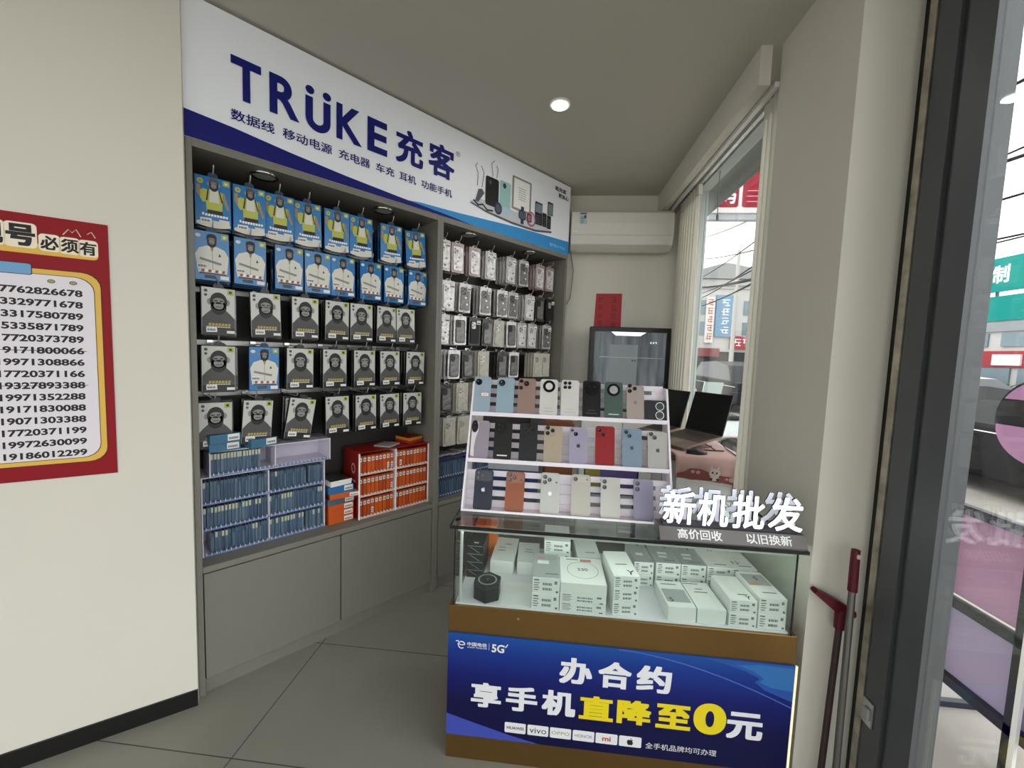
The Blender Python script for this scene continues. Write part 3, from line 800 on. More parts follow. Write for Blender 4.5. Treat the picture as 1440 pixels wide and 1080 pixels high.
def make_film(c, band):
    def f():
        m = MB().box(-0.0045, 0.0045, 0, 0.15, 0, 0.098, FC[c])
        m.box(-0.0062, -0.0050, 0.004, 0.152, 0, 0.101, FSLV)
        if band: m.rect(-0.0046, 0.0046, 0.072, 0.098, -0.0003, FTOP)
        else: m.rect(-0.0030, 0.0032, 0.010, 0.080, -0.0003, FC[(c + 1) % 3])
        o = m.build('film_packet'); o['category'] = 'film packet'
        return o
    return f
FP = {}
def put_film(key, maker, loc, rot, label, group):
    if key not in FP:
        o = maker(); FP[key] = o
    else:
        o = FP[key].copy(); COL.objects.link(o)
    o.location = loc; o.rotation_euler = rot; o['label'] = label; o['group'] = group
    return o
def fill(s0, s1, t0, z, n, label, group, pband, skip=(), lean=0.0):
    for i in range(n):
        if i in skip: continue
        s = s0 + (s1 - s0) * (i + 0.5) / n
        c = rnd.choice((0, 0, 0, 1, 2)); bd = rnd.random() < pband
        put_film(('film', c, bd), make_film(c, bd), cab(s + rnd.uniform(-.001, .001), t0 - rnd.uniform(0, 0.006), z), (0, lean + rnd.uniform(-0.008, 0.008), CROT + rnd.uniform(-.005, .005)), label, group)
fill(0.041, 0.304, -0.1095, 0.609, 19, 'thin blue film packet in the bottom tier of the lower white rack', 'film packets, bottom tier', 0.35, (0, 1))
fill(0.309, 0.572, -0.1095, 0.609, 19, 'thin blue film packet in the bottom tier of the lower white rack', 'film packets, bottom tier', 0.4, (12,))
fill(0.041, 0.304, -0.1095, 0.7315, 19, 'thin blue film packet in the middle tier of the lower white rack', 'film packets, middle tier', 0.6)
fill(0.309, 0.572, -0.1095, 0.7315, 19, 'thin blue film packet in the middle tier of the lower white rack', 'film packets, middle tier', 0.5)
fill(0.041, 0.304, -0.1095, 0.854, 19, 'thin blue film packet in the top tier of the lower white rack', 'film packets, top tier', 0.1)
fill(0.309, 0.572, -0.1095, 0.854, 19, 'thin blue film packet in the top tier of the lower white rack', 'film packets, top tier', 0.1, (13,))
fill(0.073, 0.275, -0.1045, 0.985, 16, 'thin blue film packet with cream top in the upper white rack', 'film packets, upper rack', 1.0)

# shallow blue boxes on the upper rack
TEAL = mat('blue_carton', '3d6f8f', 0.45); TEALD = mat('blue_carton_top', '16303f', 0.3)
def flat_carton(label, s, t, z, w, d, h, rot, body, topm, name='flat_carton', cat='box', stick=True, group=None):
    b = thing(name, label, cat, cab(s, t, z), CROT + rot, group)
    MB().box(-w / 2, w / 2, 0, d, 0, h, body, top=topm).build('box', b, bevel=0.001, seg=1)
    if stick:
        m = MB().prism_y([(w / 2 - 0.055, h * 0.2), (w / 2 - 0.006, h * 0.2), (w / 2 - 0.006, h * 0.92), (w / 2 - 0.055, h * 0.92)], -0.0009, -0.0002, STICK)
        for k in range(8): m.rect(w / 2 - 0.050 + k * 0.005, w / 2 - 0.047 + k * 0.005, h * 0.35, h * 0.6, -0.0012, INK)
        m.build('label_sticker', b)
    return b
flat_carton('blue carton with white label lying under another on the upper rack', 0.125, -0.075, 1.099, 0.125, 0.17, 0.040, 0.16, TEAL, TEALD)
flat_carton('blue carton with white label lying on top of another blue carton', 0.126, -0.060, 1.140, 0.125, 0.17, 0.042, 0.22, TEAL, TEALD)
flat_carton('single blue carton lying on the upper rack beside the two stacked ones', 0.285, -0.070, 1.099, 0.125, 0.16, 0.042, 0.30, TEAL, TEALD)

# red and orange rack of boxed cables
REDR = mat('rack_red', '8e1a12', 0.4); ORG = mat('orange_carton', 'c9561a', 0.45); ORGD = mat('orange_carton_dark', 'b4481a', 0.45)
rr = slot_rack('slotted_rack', 'red three-tier rack full of small orange cartons', 0.752, 1.214, -0.055, 0.22, 0.604, 3, 0.1285, 2, REDR, mat('rack_pale_edge', 'd9bdb0', 0.4), teeth=11, logo=True)
for xa, xb in ((-0.003, 0.006), (0.456, 0.465), (0.227, 0.235)): MB().box(xa, xb, -0.004, -0.0005, 0, 0.388, WHITEP).build('white_edging', rr)
m = MB()
n = 20
m.add([(-0.0008, 0.075 + 0.026 * math.cos(2 * PI * i / n), 0.29 + 0.03 * math.sin(2 * PI * i / n)) for i in range(n)], [tuple(range(n))], mat('rack_print_pale', 'c9b3ad', 0.5))
m.add([(-0.0012, 0.075 + 0.019 * math.cos(2 * PI * i / n), 0.29 + 0.022 * math.sin(2 * PI * i / n)) for i in range(n)], [tuple(range(n))], REDR)
for z in (0.21, 0.12): m.add([(-0.0012, 0.045, z), (-0.0012, 0.10, z), (-0.0012, 0.10, z + 0.014), (-0.0012, 0.045, z + 0.014)], [(0, 1, 2, 3)], mat('rack_print_pale', 'c9b3ad', 0.5))
m.build('side_print', rr)
def make_org(v):
    def f():
        m = MB().box(-0.0105, 0.0105, 0, 0.19, 0, 0.105, ORG if v < 2 else ORGD)
        m.rect(-0.008, 0.008, 0.072, 0.094, -0.0003, STICK).rect(-0.0045, 0.0045, 0.078, 0.088, -0.0006, GINK)
        if v == 1: m.rect(-0.006, 0.007, 0.012, 0.046, -0.0003, STICK).rect(-0.003, 0.004, 0.018, 0.024, -0.0006, INK).rect(-0.003, 0.004, 0.030, 0.036, -0.0006, INK)
        o = m.build('cable_carton'); o['category'] = 'small carton'
        return o
    return f
for k in range(3):
    for c in range(2):
        for i in range(9):
            s = 0.7585 + c * 0.231 + 0.2195 * (i + 0.5) / 9
            v = 1 if rnd.random() < (0.22 if c == 0 else 0.04) else rnd.choice((0, 0, 2))
            put_film(('org', v), make_org(v), cab(s, -0.0695 - rnd.uniform(0, 0.006), 0.609 + k * 0.1285), (0, 0, CROT + rnd.uniform(-.004, .004)),
                     'small orange carton with white label in the %s tier of the red rack' % ['bottom', 'middle', 'top'][k], 'orange cartons, %s tier' % ['bottom', 'middle', 'top'][k])
flat_carton('flat silvery packet lying on the red rack', 1.0, -0.10, 0.9985, 0.12, 0.11, 0.008, 0.55, mat('silver_packet', 'a9a8a6', 0.3), mat('silver_packet', 'a9a8a6', 0.3), 'flat_packet', 'packet', False)
YELB = mat('yellow_red_carton', 'c2862a', 0.4)
flat_carton('lower red carton lying on the far end of the red rack', 1.15, -0.10, 0.9985, 0.115, 0.13, 0.018, 0.25, mat('red_carton', 'a52a1a', 0.4), mat('red_carton', 'a52a1a', 0.4), 'flat_carton', 'box', False)
flat_carton('upper red and yellow carton lying on the far end of the red rack', 1.15, -0.10, 1.0175, 0.115, 0.13, 0.018, 0.22, YELB, mat('red_carton', 'a52a1a', 0.4), 'flat_carton', 'box', False)

# mixed stack between the racks
GRYB = mat('blue_grey_carton', '4c6272', 0.45); BLUB = mat('mid_blue_carton', '2d6aa3', 0.45)
SB = [('orange carton at the bottom of the mixed stack between the racks', ORG, ORG, 0.14, 0.036, 0.0), ('orange carton second from the bottom of the mixed stack', ORG, ORGD, 0.14, 0.036, 0.01), ('orange carton third from the bottom of the mixed stack', ORG, ORG, 0.14, 0.036, -0.01),
      ('blue-grey carton in the middle of the mixed stack', GRYB, GRYB, 0.15, 0.036, 0.02), ('wide orange box sticking out of the mixed stack', ORG, mat('pale_box_top', '9d9a92', 0.4), 0.16, 0.028, -0.15),
      ('blue carton with white label near the top of the mixed stack', BLUB, GRYB, 0.14, 0.040, 0.0), ('white packet on the mixed stack between the racks', WHITE, STICK, 0.12, 0.014, 0.1), ('dark-topped packet crowning the mixed stack between the racks', STICK, mat('dark_packet_top', '3a3d3a', 0.3), 0.12, 0.016, 0.05)]
z = 0.604
for lab, a, b_, wd, h, ro in SB:
    flat_carton(lab, 0.665 + (0.012 if 'wide' in lab else 0), -0.085 + (0.02 if 'wide' in lab else 0), z, wd, 0.15, h, ro, a, b_, 'stacked_carton', 'box', 'packet' not in lab)
    z += h + 0.0006
# blue rack in the phone-case cabinet
NB = mat('navy_slotted_edge', '27337f', 0.4)
slot_rack('slotted_rack', 'blue-edged two-tier rack of film packets under the hanging phone cases', 1.268, 1.85, -0.06, 0.19, 0.604, 2, 0.128, 2, mat('navy_acrylic', '3a4680', 0.3), NB)
for k in range(2):
    fill(1.275, 1.555, -0.0745, 0.609 + k * 0.128, 17, 'dark blue film packet in the %s tier of the blue-edged rack' % ['lower', 'upper'][k], 'film packets, blue rack %s tier' % ['lower', 'upper'][k], 0.0)
    fill(1.563, 1.84, -0.0745, 0.609 + k * 0.128, 17, 'dark blue film packet in the %s tier of the blue-edged rack' % ['lower', 'upper'][k], 'film packets, blue rack %s tier' % ['lower', 'upper'][k], 0.0)
for i in range(7):
    t = thing('clear_sleeve', 'loose clear sleeve lying on the blue-edged rack, %s from its near end' % ORD[i], 'plastic sleeve', cab(1.31 + 0.05 * i, -0.09, 0.873 + 0.004 * (i % 3)), CROT + 0.5 + rnd.uniform(-.2, .2), 'loose clear sleeves on the blue-edged rack')
    MB().box(-0.03, 0.03, 0, 0.13, 0, 0.006 + 0.004 * (i % 2), BAG).build('sleeve', t, bevel=0.002, seg=1); MB().box(-0.02, 0.02, 0.02, 0.11, 0.0105, 0.012, CASEG).build('insert_card', t)

# ================================================================== the showcase counter
def build_at(m, name, parent, org, **k):
    m.v = [(x - org[0], y - org[1], z - org[2]) for x, y, z in m.v]
    return m.build(name, parent, **k)

CO = (0.29, 1.448, 0.0)
ct = thing('showcase_counter', 'gold-based glass showcase counter with a blue banner front', 'counter', CO)
def cb(m, name, parent=None, **k): return build_at(m, name, parent or ct, CO, **k)
cb(MB().box(-0.345, 0.920, 1.451, 1.96, 0.0, 0.628, GOLD), 'base_cabinet', bevel=0.002, seg=1)
cb(MB().cyl_y(-0.157 + 0.08, 0.600, 0.004, 1.446, 1.4512, CHROME), 'screw')
cb(MB().box(-0.322, 0.893, 1.462, 1.945, 0.6283, 0.634, mat('showcase_white_liner', 'e4e2ea', 0.5)), 'inner_floor')
cb(MB().box(-0.326, 0.896, 1.453, 1.458, 0.6283, 0.936, GLASSG), 'front_pane')
cb(MB().box(-0.326, -0.321, 1.458, 1.945, 0.6283, 0.936, GLASSG), 'side_pane')
cb(MB().box(0.891, 0.896, 1.458, 1.945, 0.6283, 0.936, GLASSG), 'side_pane')
cb(MB().box(-0.326, 0.896, 1.945, 1.95, 0.6283, 0.936, GLASSG), 'back_pane')
tp = cb(MB().box(-0.345, 0.927, 1.445, 1.955, 0.937, 0.945, GLASSG), 'top_pane')
cb(MB().box(-0.347, 0.929, 1.4425, 1.445, 0.934, 0.9465, GEDGE).box(-0.347, -0.345, 1.445, 1.955, 0.936, 0.946, GEDGE).box(0.927, 0.929, 1.445, 1.955, 0.936, 0.946, GEDGE), 'dark_edge', tp)
cb(MB().box(-0.329, -0.326, 1.450, 1.458, 0.629, 0.936, GEDGE).box(0.896, 0.8985, 1.450, 1.458, 0.629, 0.936, GEDGE), 'pane_edge')
LEDW = mat('led_cool_white', 'f6fff8', 0.5, emit=16.0)
cb(MB().tube([(-0.306, 1.474, 0.635), (-0.306, 1.474, 0.936)], 0.0065, mat('led_tube_body', 'd0d2cc', 0.35, 0.3)), 'corner_post')
cb(MB().box(-0.318, 0.888, 1.4595, 1.4625, 0.919, 0.936, mat('led_housing', 'b9bdba', 0.4)).box(-0.318, 0.888, 1.4625, 1.473, 0.9335, 0.936, mat('led_housing', 'b9bdba', 0.4)), 'led_housing')
cb(MB().box(-0.315, 0.885, 1.463, 1.471, 0.926, 0.933, LEDW), 'led_strip')
cb(MB().box(0.9185, 0.926, 1.443, 1.450, 0.0, 0.522, mat('banner_led_edge', 'e9e6bd', 0.5, emit=0.45)), 'lit_edge')
# banner
def banner_mat():
    m_ = mat('banner_blue', '101a6e', 0.4, spec=0.3)
    nt_ = m_.node_tree; b = nt_.nodes['Principled BSDF']
    g = nt_.nodes.new('ShaderNodeTexCoord'); sp = nt_.nodes.new('ShaderNodeSeparateXYZ'); cr = nt_.nodes.new('ShaderNodeValToRGB'); mr = nt_.nodes.new('ShaderNodeMapRange')
    nt_.links.new(g.outputs['Object'], sp.inputs[0]); nt_.links.new(sp.outputs[2], mr.inputs['Value'])
    mr.inputs['From Min'].default_value = 0.105; mr.inputs['From Max'].default_value = 0.523
    nt_.links.new(mr.outputs['Result'], cr.inputs[0])
    e = cr.color_ramp.elements
    e[0].color = lin('08083a'); e[0].position = 0.0
    e[1].color = lin('1a4c96'); e[1].position = 1.0
    for p, c in ((0.35, '0b0b42'), (0.62, '0f1866'), (0.86, '153486')):
        k = e.new(p); k.color = lin(c)
    nt_.links.new(cr.outputs[0], b.inputs['Base Color'])
    return m_
bn = cb(MB().box(-0.343, 0.918, 1.4445, 1.4505, 0.105, 0.5225, banner_mat()), 'banner')
BW = 1.4441
def bpoly(m, pts, y, mt): m.poly(pts, y, mt)
m = MB()
m.poly([(-0.343, 0.1055), (0.02, 0.1055), (-0.10, 0.130), (-0.22, 0.160), (-0.343, 0.192)], BW, mat('banner_violet', '3c4aa8', 0.35))
cb(m, 'wave_print', bn); m = MB()
m.poly([(0.917, 0.5215), (0.60, 0.5215), (0.67, 0.507), (0.75, 0.485), (0.80, 0.462), (0.785, 0.447), (0.82, 0.42), (0.917, 0.385)], BW, mat('banner_mid_blue', '2050a0', 0.35))
m.poly([(0.917, 0.512), (0.80, 0.515), (0.72, 0.505), (0.78, 0.487), (0.815, 0.463), (0.80, 0.449), (0.84, 0.432), (0.917, 0.425)], BW - 0.0002, mat('banner_sky_wave', '2c6cae', 0.35))
for (z0, z1, dz) in ((0.518, 0.360, 0.0045),):
    pts = [(0.30 + 0.0617 * i, z0 - (z0 - z1) * (i / 10) ** 1.7) for i in range(11)]
    m.poly([(x, z) for x, z in pts] + [(x, z + dz) for x, z in reversed(pts)], BW - 0.0003, mat('banner_wave_line', '4a62b4', 0.35))
cb(m, 'wave_print', bn)
BWH = mat('banner_white', 'e3e3e6', 0.45); BYL = mat('banner_yellow', 'e6cf14', 0.45)
def btxt(s_, a, b_, z0, z1, mt, of, nm, dy=0.0006):
    mm = MB().text(s_, a, b_, z0, z1, BW - dy, mt, of); cb(mm, nm, bn)
for s_, a, b_ in (('办', 0.086, 0.208), ('合', 0.230, 0.352), ('约', 0.370, 0.496)): btxt(s_, a, b_, 0.366, 0.470, BWH, 0.042, 'headline_character')
for s_, a, b_ in (('享', -0.248, -0.131), ('手', -0.112, 0.008), ('机', 0.025, 0.152)): btxt(s_, a, b_, 0.232, 0.333, BWH, 0.042, 'headline_character')
for s_, a, b_ in (('直', 0.166, 0.293), ('降', 0.306, 0.432), ('至', 0.448, 0.573)): btxt(s_, a, b_, 0.231, 0.327, BYL, 0.045, 'headline_character')
btxt('0', 0.582, 0.698, 0.226, 0.348, BYL, 0.05, 'headline_character')
btxt('元', 0.700, 0.826, 0.222, 0.326, BWH, 0.042, 'headline_character')
btxt('全手机品牌均可办理', 0.417, 0.672, 0.143, 0.167, BWH, 0.0, 'small_line')
m = MB().text('中国电信', -0.268, -0.192, 0.476, 0.492, BW - 0.0006, BWH, 0.02).text('CHINA TELECOM', -0.268, -0.192, 0.4685, 0.4735, BW - 0.0006, BWH, 0.01).rect(-0.184, -0.1828, 0.466, 0.494, BW - 0.0006, BWH)
m.text('5G', -0.173, -0.125, 0.460, 0.493, BW - 0.0006, BWH, 0.03).poly([(-0.121, 0.484), (-0.117, 0.484), (-0.110, 0.497), (-0.114, 0.497)], BW - 0.0006, BWH).poly([(-0.126, 0.490), (-0.123, 0.490), (-0.119, 0.482), (-0.121, 0.482)], BW - 0.0006, BWH)
arc = [(-0.290 + 0.0125 * math.cos(a), 0.4775 + 0.0135 * math.sin(a)) for a in [0.15 + 5.2 * i / 16 for i in range(17)]]
m.tube([(x, BW - 0.0006, z) for x, z in arc], 0.0024, BWH, 4)
m.tube([(-0.312, BW - 0.0008, 0.491), (-0.304, BW - 0.0008, 0.494), (-0.300, BW - 0.0008, 0.486), (-0.305, BW - 0.0008, 0.480)], 0.0022, BWH, 4)
m.tube([(-0.305, BW - 0.0008, 0.481), (-0.290, BW - 0.0008, 0.4775), (-0.277, BW - 0.0008, 0.480)], 0.0022, BWH, 4)
cb(m, 'telecom_logo', bn)
def fruit(m, cx, cz, h, y, mt, flat=None):
    """apple outline with a bite, height h; centre (cx, cz)"""
    pts = []
    base = [(0.0, -0.36), (0.10, -0.43), (0.20, -0.41), (0.32, -0.24), (0.38, -0.08), (0.29, -0.01), (0.25, 0.10), (0.30, 0.20), (0.36, 0.23), (0.24, 0.31), (0.12, 0.28), (0.0, 0.25), (-0.12, 0.29), (-0.26, 0.29), (-0.37, 0.17), (-0.40, 0.0), (-0.36, -0.20), (-0.26, -0.38), (-0.15, -0.43), (-0.06, -0.39)]
    m.poly([(cx + a * h, cz + b_ * h) for a, b_ in base], y, mt)
    m.poly([(cx + a * h, cz + b_ * h) for a, b_ in ((0.0, 0.31), (0.09, 0.34), (0.16, 0.43), (0.16, 0.52), (0.06, 0.48), (0.0, 0.40))], y, mt)
PX0 = [(-0.113, -0.032, 'HUAWEI', INK, 0.02), (-0.025, 0.055, 'vivo', INK, 0.0), (0.061, 0.141, 'OPPO', mat('olive_print', '8a9a5a', 0.5), 0.0), (0.147, 0.228, 'HONOR', GINK, 0.0), (0.233, 0.314, 'mi', mat('brand_red', 'c23a2a', 0.5), 0.03), (0.320, 0.402, '', INK, 0)]
for a, b_, s_, mt, of in PX0:
    pl = cb(MB().poly(rrect(a, b_, 0.1405, 0.1825, 0.005), BW - 0.0004, BWH), 'brand_plate', bn)
    m = MB()
    cx = (a + b_) / 2
    if s_ in ('HUAWEI', 'HONOR'): m.text(s_, a + 0.008, b_ - 0.008, 0.155, 0.167, BW - 0.0007, mt, of)
    elif s_ == 'vivo': m.text(s_, a + 0.008, b_ - 0.008, 0.150, 0.173, BW - 0.0007, mt, of)
    elif s_ == 'OPPO': m.text(s_, a + 0.006, b_ - 0.006, 0.155, 0.168, BW - 0.0007, mt, of)
    elif s_ == 'mi': m.text(s_, cx - 0.016, cx + 0.016, 0.152, 0.171, BW - 0.0007, mt, of)
    else: fruit(m, cx, 0.160, 0.030, BW - 0.0007, INK)
    build_at(m, 'brand_lettering', pl, CO)

# ------------------------------------------------------------------ cartons inside the showcase
BOXW = mat('phone_carton_white', 'eceeea', 0.4); BOXG = mat('phone_carton_grey', 'a3a8a6', 0.4); BOXD = mat('phone_carton_black', '1a1b1d', 0.4); BOXS = mat('phone_carton_side', 'dfe1dd', 0.45)
def front_print(m, x0, x1, z0, z1, y, rows=4):
    w = x1 - x0; h = z1 - z0
    m.rect(x0 + w * .06, x0 + w * .24, z0 + h * .80, z0 + h * .88, y, PDG)
    for k in range(rows): m.rect(x0 + w * .06, x0 + w * (.22 + .04 * (k % 2)), z0 + h * (.18 + .15 * k), z0 + h * (.24 + .15 * k), y, GINK)
    for r in range(2):
        x = x0 + w * .38; zz = z0 + h * (.52 - .32 * r)
        for k in range(9): m.rect(x + w * .038 * k, x + w * (.038 * k + (.022 if k % 3 else .030)), zz, zz + h * .16, y, PDG)
    m.rect(x0 + w * .80, x0 + w * .90, z0 + h * .62, z0 + h * .82, y, GINK).rect(x0 + w * .86, x0 + w * .94, z0 + h * .08, z0 + h * .20, y, PDG)
def carton(label, x, y, z, w, d, h, rot=0.0, top=None, side=None, front=True, mark=None, marks=(), group='phone cartons in the showcase'):
    t = thing('phone_carton', label, 'phone carton', (x, y, z), rot, group)
    MB().box(0, w, 0, d, 0, h, side or BOXS, top=top or BOXW).build('box', t, bevel=0.0012, seg=1)
    if front:
        m = MB(); front_print(m, 0, w, 0, h, -0.0003); m.build('spec_label', t)
    if mark or marks:
        m = MB()
        if mark:
            s_, fx, fy, hh, an = mark
            m.text_flat(s_, w * fx, d * fy, hh, an, h + 0.0004, INK if side is not BOXD else WHITEP, 0.01)
        for kind, fx, fy, a, b_ in marks:
            if kind == 'st': m.add([(w * fx - a / 2, d * fy - b_ / 2, h + 0.0004), (w * fx + a / 2, d * fy - b_ / 2, h + 0.0004), (w * fx + a / 2, d * fy + b_ / 2, h + 0.0004), (w * fx - a / 2, d * fy + b_ / 2, h + 0.0004)], [(0, 1, 2, 3)], STICK)
            if kind == 'rd': m.add([(w * fx - a / 2, d * fy - b_ / 2, h + 0.0003), (w * fx + a / 2, d * fy - b_ / 2, h + 0.0003), (w * fx + a / 2, d * fy + b_ / 2, h + 0.0003), (w * fx - a / 2, d * fy + b_ / 2, h + 0.0003)], [(0, 1, 2, 3)], mat('stamp_pink', 'c98d86', 0.5))
            if kind == 'gr': m.add([(w * fx - a / 2, d * fy - b_ / 2, h + 0.0002), (w * fx + a / 2, d * fy - b_ / 2, h + 0.0002), (w * fx + a / 2, d * fy + b_ / 2, h + 0.0002), (w * fx - a / 2, d * fy + b_ / 2, h + 0.0002)], [(0, 1, 2, 3)], BOXG)
            if kind == 'ln': m.add([(w * fx - a / 2, d * fy - b_ / 2, h + 0.0004), (w * fx + a / 2, d * fy - b_ / 2, h + 0.0004), (w * fx + a / 2, d * fy + b_ / 2, h + 0.0004), (w * fx - a / 2, d * fy + b_ / 2, h + 0.0004)], [(0, 1, 2, 3)], GINK)
            if kind == 'ring':
                n = 32; vs = []
                for r_ in (a, a - 0.0018): vs += [(w * fx + r_ * math.cos(2 * PI * i / n), d * fy + r_ * math.sin(2 * PI * i / n), h + 0.0004) for i in range(n)]
                m.add(vs, [(i, (i + 1) % n, (i + 1) % n + n, i + n) for i in range(n)], GINK)
        m.build('top_print', t)
    return t
Z0 = 0.6345
def stack(labels, x, y, w, d, h, rot=0, **last):
    z = Z0
    n = len(labels)
    for i, lab in enumerate(labels):
        kw = dict(last) if i == n - 1 else {k: v for k, v in last.items() if k in ('side', 'front')}
        carton(lab, x + (0.001 * (i % 2)), y + 0.002 * (i % 2), z, w, d, h, rot + (0.01 if i % 2 else 0), **kw)
        z += h + 0.0006
    return z
ST = mat('stamp_pink', 'c98d86', 0.5)
stack(['lower grey-topped phone carton right of the black hexagonal tin', 'upper grey-topped phone carton with stickers right of the black hexagonal tin'], -0.030, 1.466, 0.104, 0.185, 0.0615, 0, top=BOXG, marks=[('st', .38, .62, .045, .026), ('rd', .3, .80, .035, .016), ('ring', .72, .82, .014, 0), ('ln', .7, .16, .05, .008)])
z = Z0
for i, (lab, h) in enumerate((('bottom slim phone carton under the round-marked white box', 0.036), ('middle slim phone carton under the round-marked white box', 0.036))):
    carton(lab, 0.076, 1.466, z, 0.172, 0.20, h, 0, side=BOXS); z += h + 0.0006
carton('white phone carton with large circle and S30 on its lid', 0.077, 1.467, z, 0.172, 0.195, 0.040, 0, front=False, mark=('S30', .52, .52, 0.020, 0.05), marks=[('ring', .52, .50, .062, 0), ('rd', .62, .88, .045, .02), ('ln', .3, .9, .05, .006)])
carton('white phone carton lying behind the round-marked box', 0.155, 1.69, Z0, 0.10, 0.19, 0.105, 0.05, front=False, marks=[('ln', .6, .2, .04, .006)])
stack(['bottom white phone carton under the large Y mark', 'middle white phone carton under the large Y mark', 'top white phone carton with large Y beside the round-marked box'], 0.273, 1.470, 0.096, 0.190, 0.0505, 0.09, top=BOXW, mark=('Y', .72, .14, 0.032, -0.15), marks=[('ln', .5, .45, .045, .007)])
stack(['lower phone carton behind the Y-marked stack', 'upper grey-topped phone carton behind the Y-marked stack'], 0.392, 1.680, 0.082, 0.175, 0.052, 0.03, top=BOXG, mark=('6', .6, .88, 0.020, PI), marks=[('st', .45, .4, .03, .02)])
carton('white phone carton with 5 on a grey lid, front row', 0.474, 1.466, Z0, 0.101, 0.172, 0.056, 0.03, front=False, mark=('5', .25, .26, 0.024, 0.0), marks=[('gr', .5, .42, .088, .085), ('ln', .45, .86, .06, .006)])
carton('plain white phone carton beside the 5-marked carton, front row', 0.579, 1.468, Z0, 0.103, 0.178, 0.056, 0.03, front=False, marks=[('ln', .5, .60, .05, .006), ('ln', .5, .72, .03, .006), ('ln', .3, .92, .06, .005)])
stack(['lower white phone carton in the front row under the plastic-wrapped one', 'plastic-wrapped white phone carton with small Y, front row'], 0.690, 1.468, 0.097, 0.165, 0.0495, 0.02, mark=('Y', .75, .12, 0.022, -0.15), marks=[('st', .35, .6, .03, .09), ('ln', .62, .22, .035, .006)])
stack(['lower phone carton at the end of the front row by the pillar', 'upper phone carton with grey lid at the end of the front row by the pillar'], 0.7905, 1.468, 0.097, 0.180, 0.0575, 0.02, mark=('5', .55, .74, 0.024, PI), marks=[('gr', .5, .68, .085, .08), ('rd', .3, .52, .035, .02), ('st', .62, .40, .045, .022), ('ln', .55, .2, .05, .006)])
for i, (nm, x, tp_, mk) in enumerate((('5', 0.484, BOXG, ('5', .72, .86, 0.022, PI)), ('6', 0.587, BOXG, ('6', .7, .84, 0.022, PI)), ('12', 0.692, BOXW, ('12', .6, .86, 0.020, PI)), ('13', 0.7905, BOXW, ('13', .32, .30, 0.026, 0)))):
    stack(['lower phone carton of the back row under the one marked %s' % nm, '%s phone carton marked %s on top of the back row' % ('grey-topped' if tp_ is BOXG else 'white-topped', nm)], x, 1.685, 0.100, 0.172, 0.053, 0.0, top=tp_, mark=mk, marks=[('st', .45, .50, .04, .02), ('ln', .6, .14, .05, .006), ('st', .4, .32, .035, .016)])
carton('white carton standing behind the tin, nearest the dark stack', -0.222, 1.690, Z0, 0.104, 0.225, 0.058, -0.03, front=False, marks=[('ln', .35, .42, .035, .005), ('ln', .35, .55, .03, .005), ('ln', .6, .7, .03, .006)])
carton('white carton between the tin-side carton and the tall stack', -0.104, 1.692, Z0, 0.098, 0.185, 0.058, 0.02, front=False, marks=[('ln', .5, .5, .04, .005), ('ln', .5, .62, .03, .005)])
stack(['bottom white carton of the tall stack at the back of the showcase', 'middle white carton of the tall stack at the back of the showcase', 'top white carton of the tall stack at the back of the showcase'], 0.012, 1.695, 0.112, 0.165, 0.0535, 0, marks=[('ln', .6, .25, .05, .007)])
DK = ['bottom', 'second lowest', 'third lowest', 'top']
z = Z0
for i in range(4):
    t = carton('%s black carton of the dark stack in the showcase corner' % DK[i], -0.317, 1.64 + 0.001 * i, z, 0.070, 0.17, 0.0345, 0.0, top=BOXD, side=BOXD, front=False, mark=('90', .5, .16, 0.016, 0) if i == 3 else None, group='black cartons in the showcase')
    m = MB().rect(0.001, 0.069, 0.0318, 0.0335, -0.0006, BOXG).poly([(0.012, 0.028), (0.015, 0.028), (0.055, 0.004), (0.052, 0.004)], -0.0006, BOXG); m.build('edge_print', t)
    z += 0.035
ORB = mat('bright_orange_carton', 'e2752a', 0.45)
carton('slim orange carton standing behind the dark stack', -0.315, 1.83, Z0, 0.040, 0.09, 0.15, 0, top=mat('deep_orange_carton', 'd65a2e', 0.45), side=mat('deep_orange_carton', 'd65a2e', 0.45), front=False, group='orange cartons in the showcase')
carton('wider orange carton standing behind the dark stack', -0.273, 1.83, Z0, 0.060, 0.09, 0.15, 0, top=ORB, side=ORB, front=False, group='orange cartons in the showcase')
hx = thing('hexagonal_tin', 'black hexagonal tin at the front corner of the showcase', 'tin', (-0.208, 1.522, Z0))
HX = [(0.057 * math.cos(PI / 6 + PI / 3 * i), 0.057 * math.sin(PI / 6 + PI / 3 * i)) for i in range(6)]
MB().prism_z(HX, 0, 0.052, BOXD).build('body', hx, bevel=0.002, seg=1)
MB().prism_z([(a * 1.02, b_ * 1.02) for a, b_ in HX], 0.052, 0.066, mat('tin_lid', '2c3330', 0.3)).build('lid', hx, bevel=0.003)
m = MB(); n = 28; vs = []
for r_ in (0.038, 0.032): vs += [(r_ * math.cos(2 * PI * i / n), r_ * math.sin(2 * PI * i / n), 0.0665) for i in range(n)]
m.add(vs, [(i, (i + 1) % n, (i + 1) % n + n, i + n) for i in range(n)], BOXG); m.text_flat('Z', 0, 0.0, 0.010, 0, 0.0668, BOXG); m.build('lid_print', hx)
pp = thing('paper_sheet', 'blank white paper sheet lying on the showcase floor', 'paper', (-0.15, 1.468, Z0))
MB().box(0, 0.115, 0, 0.16, 0, 0.0012, WHITE).build('sheet', pp)

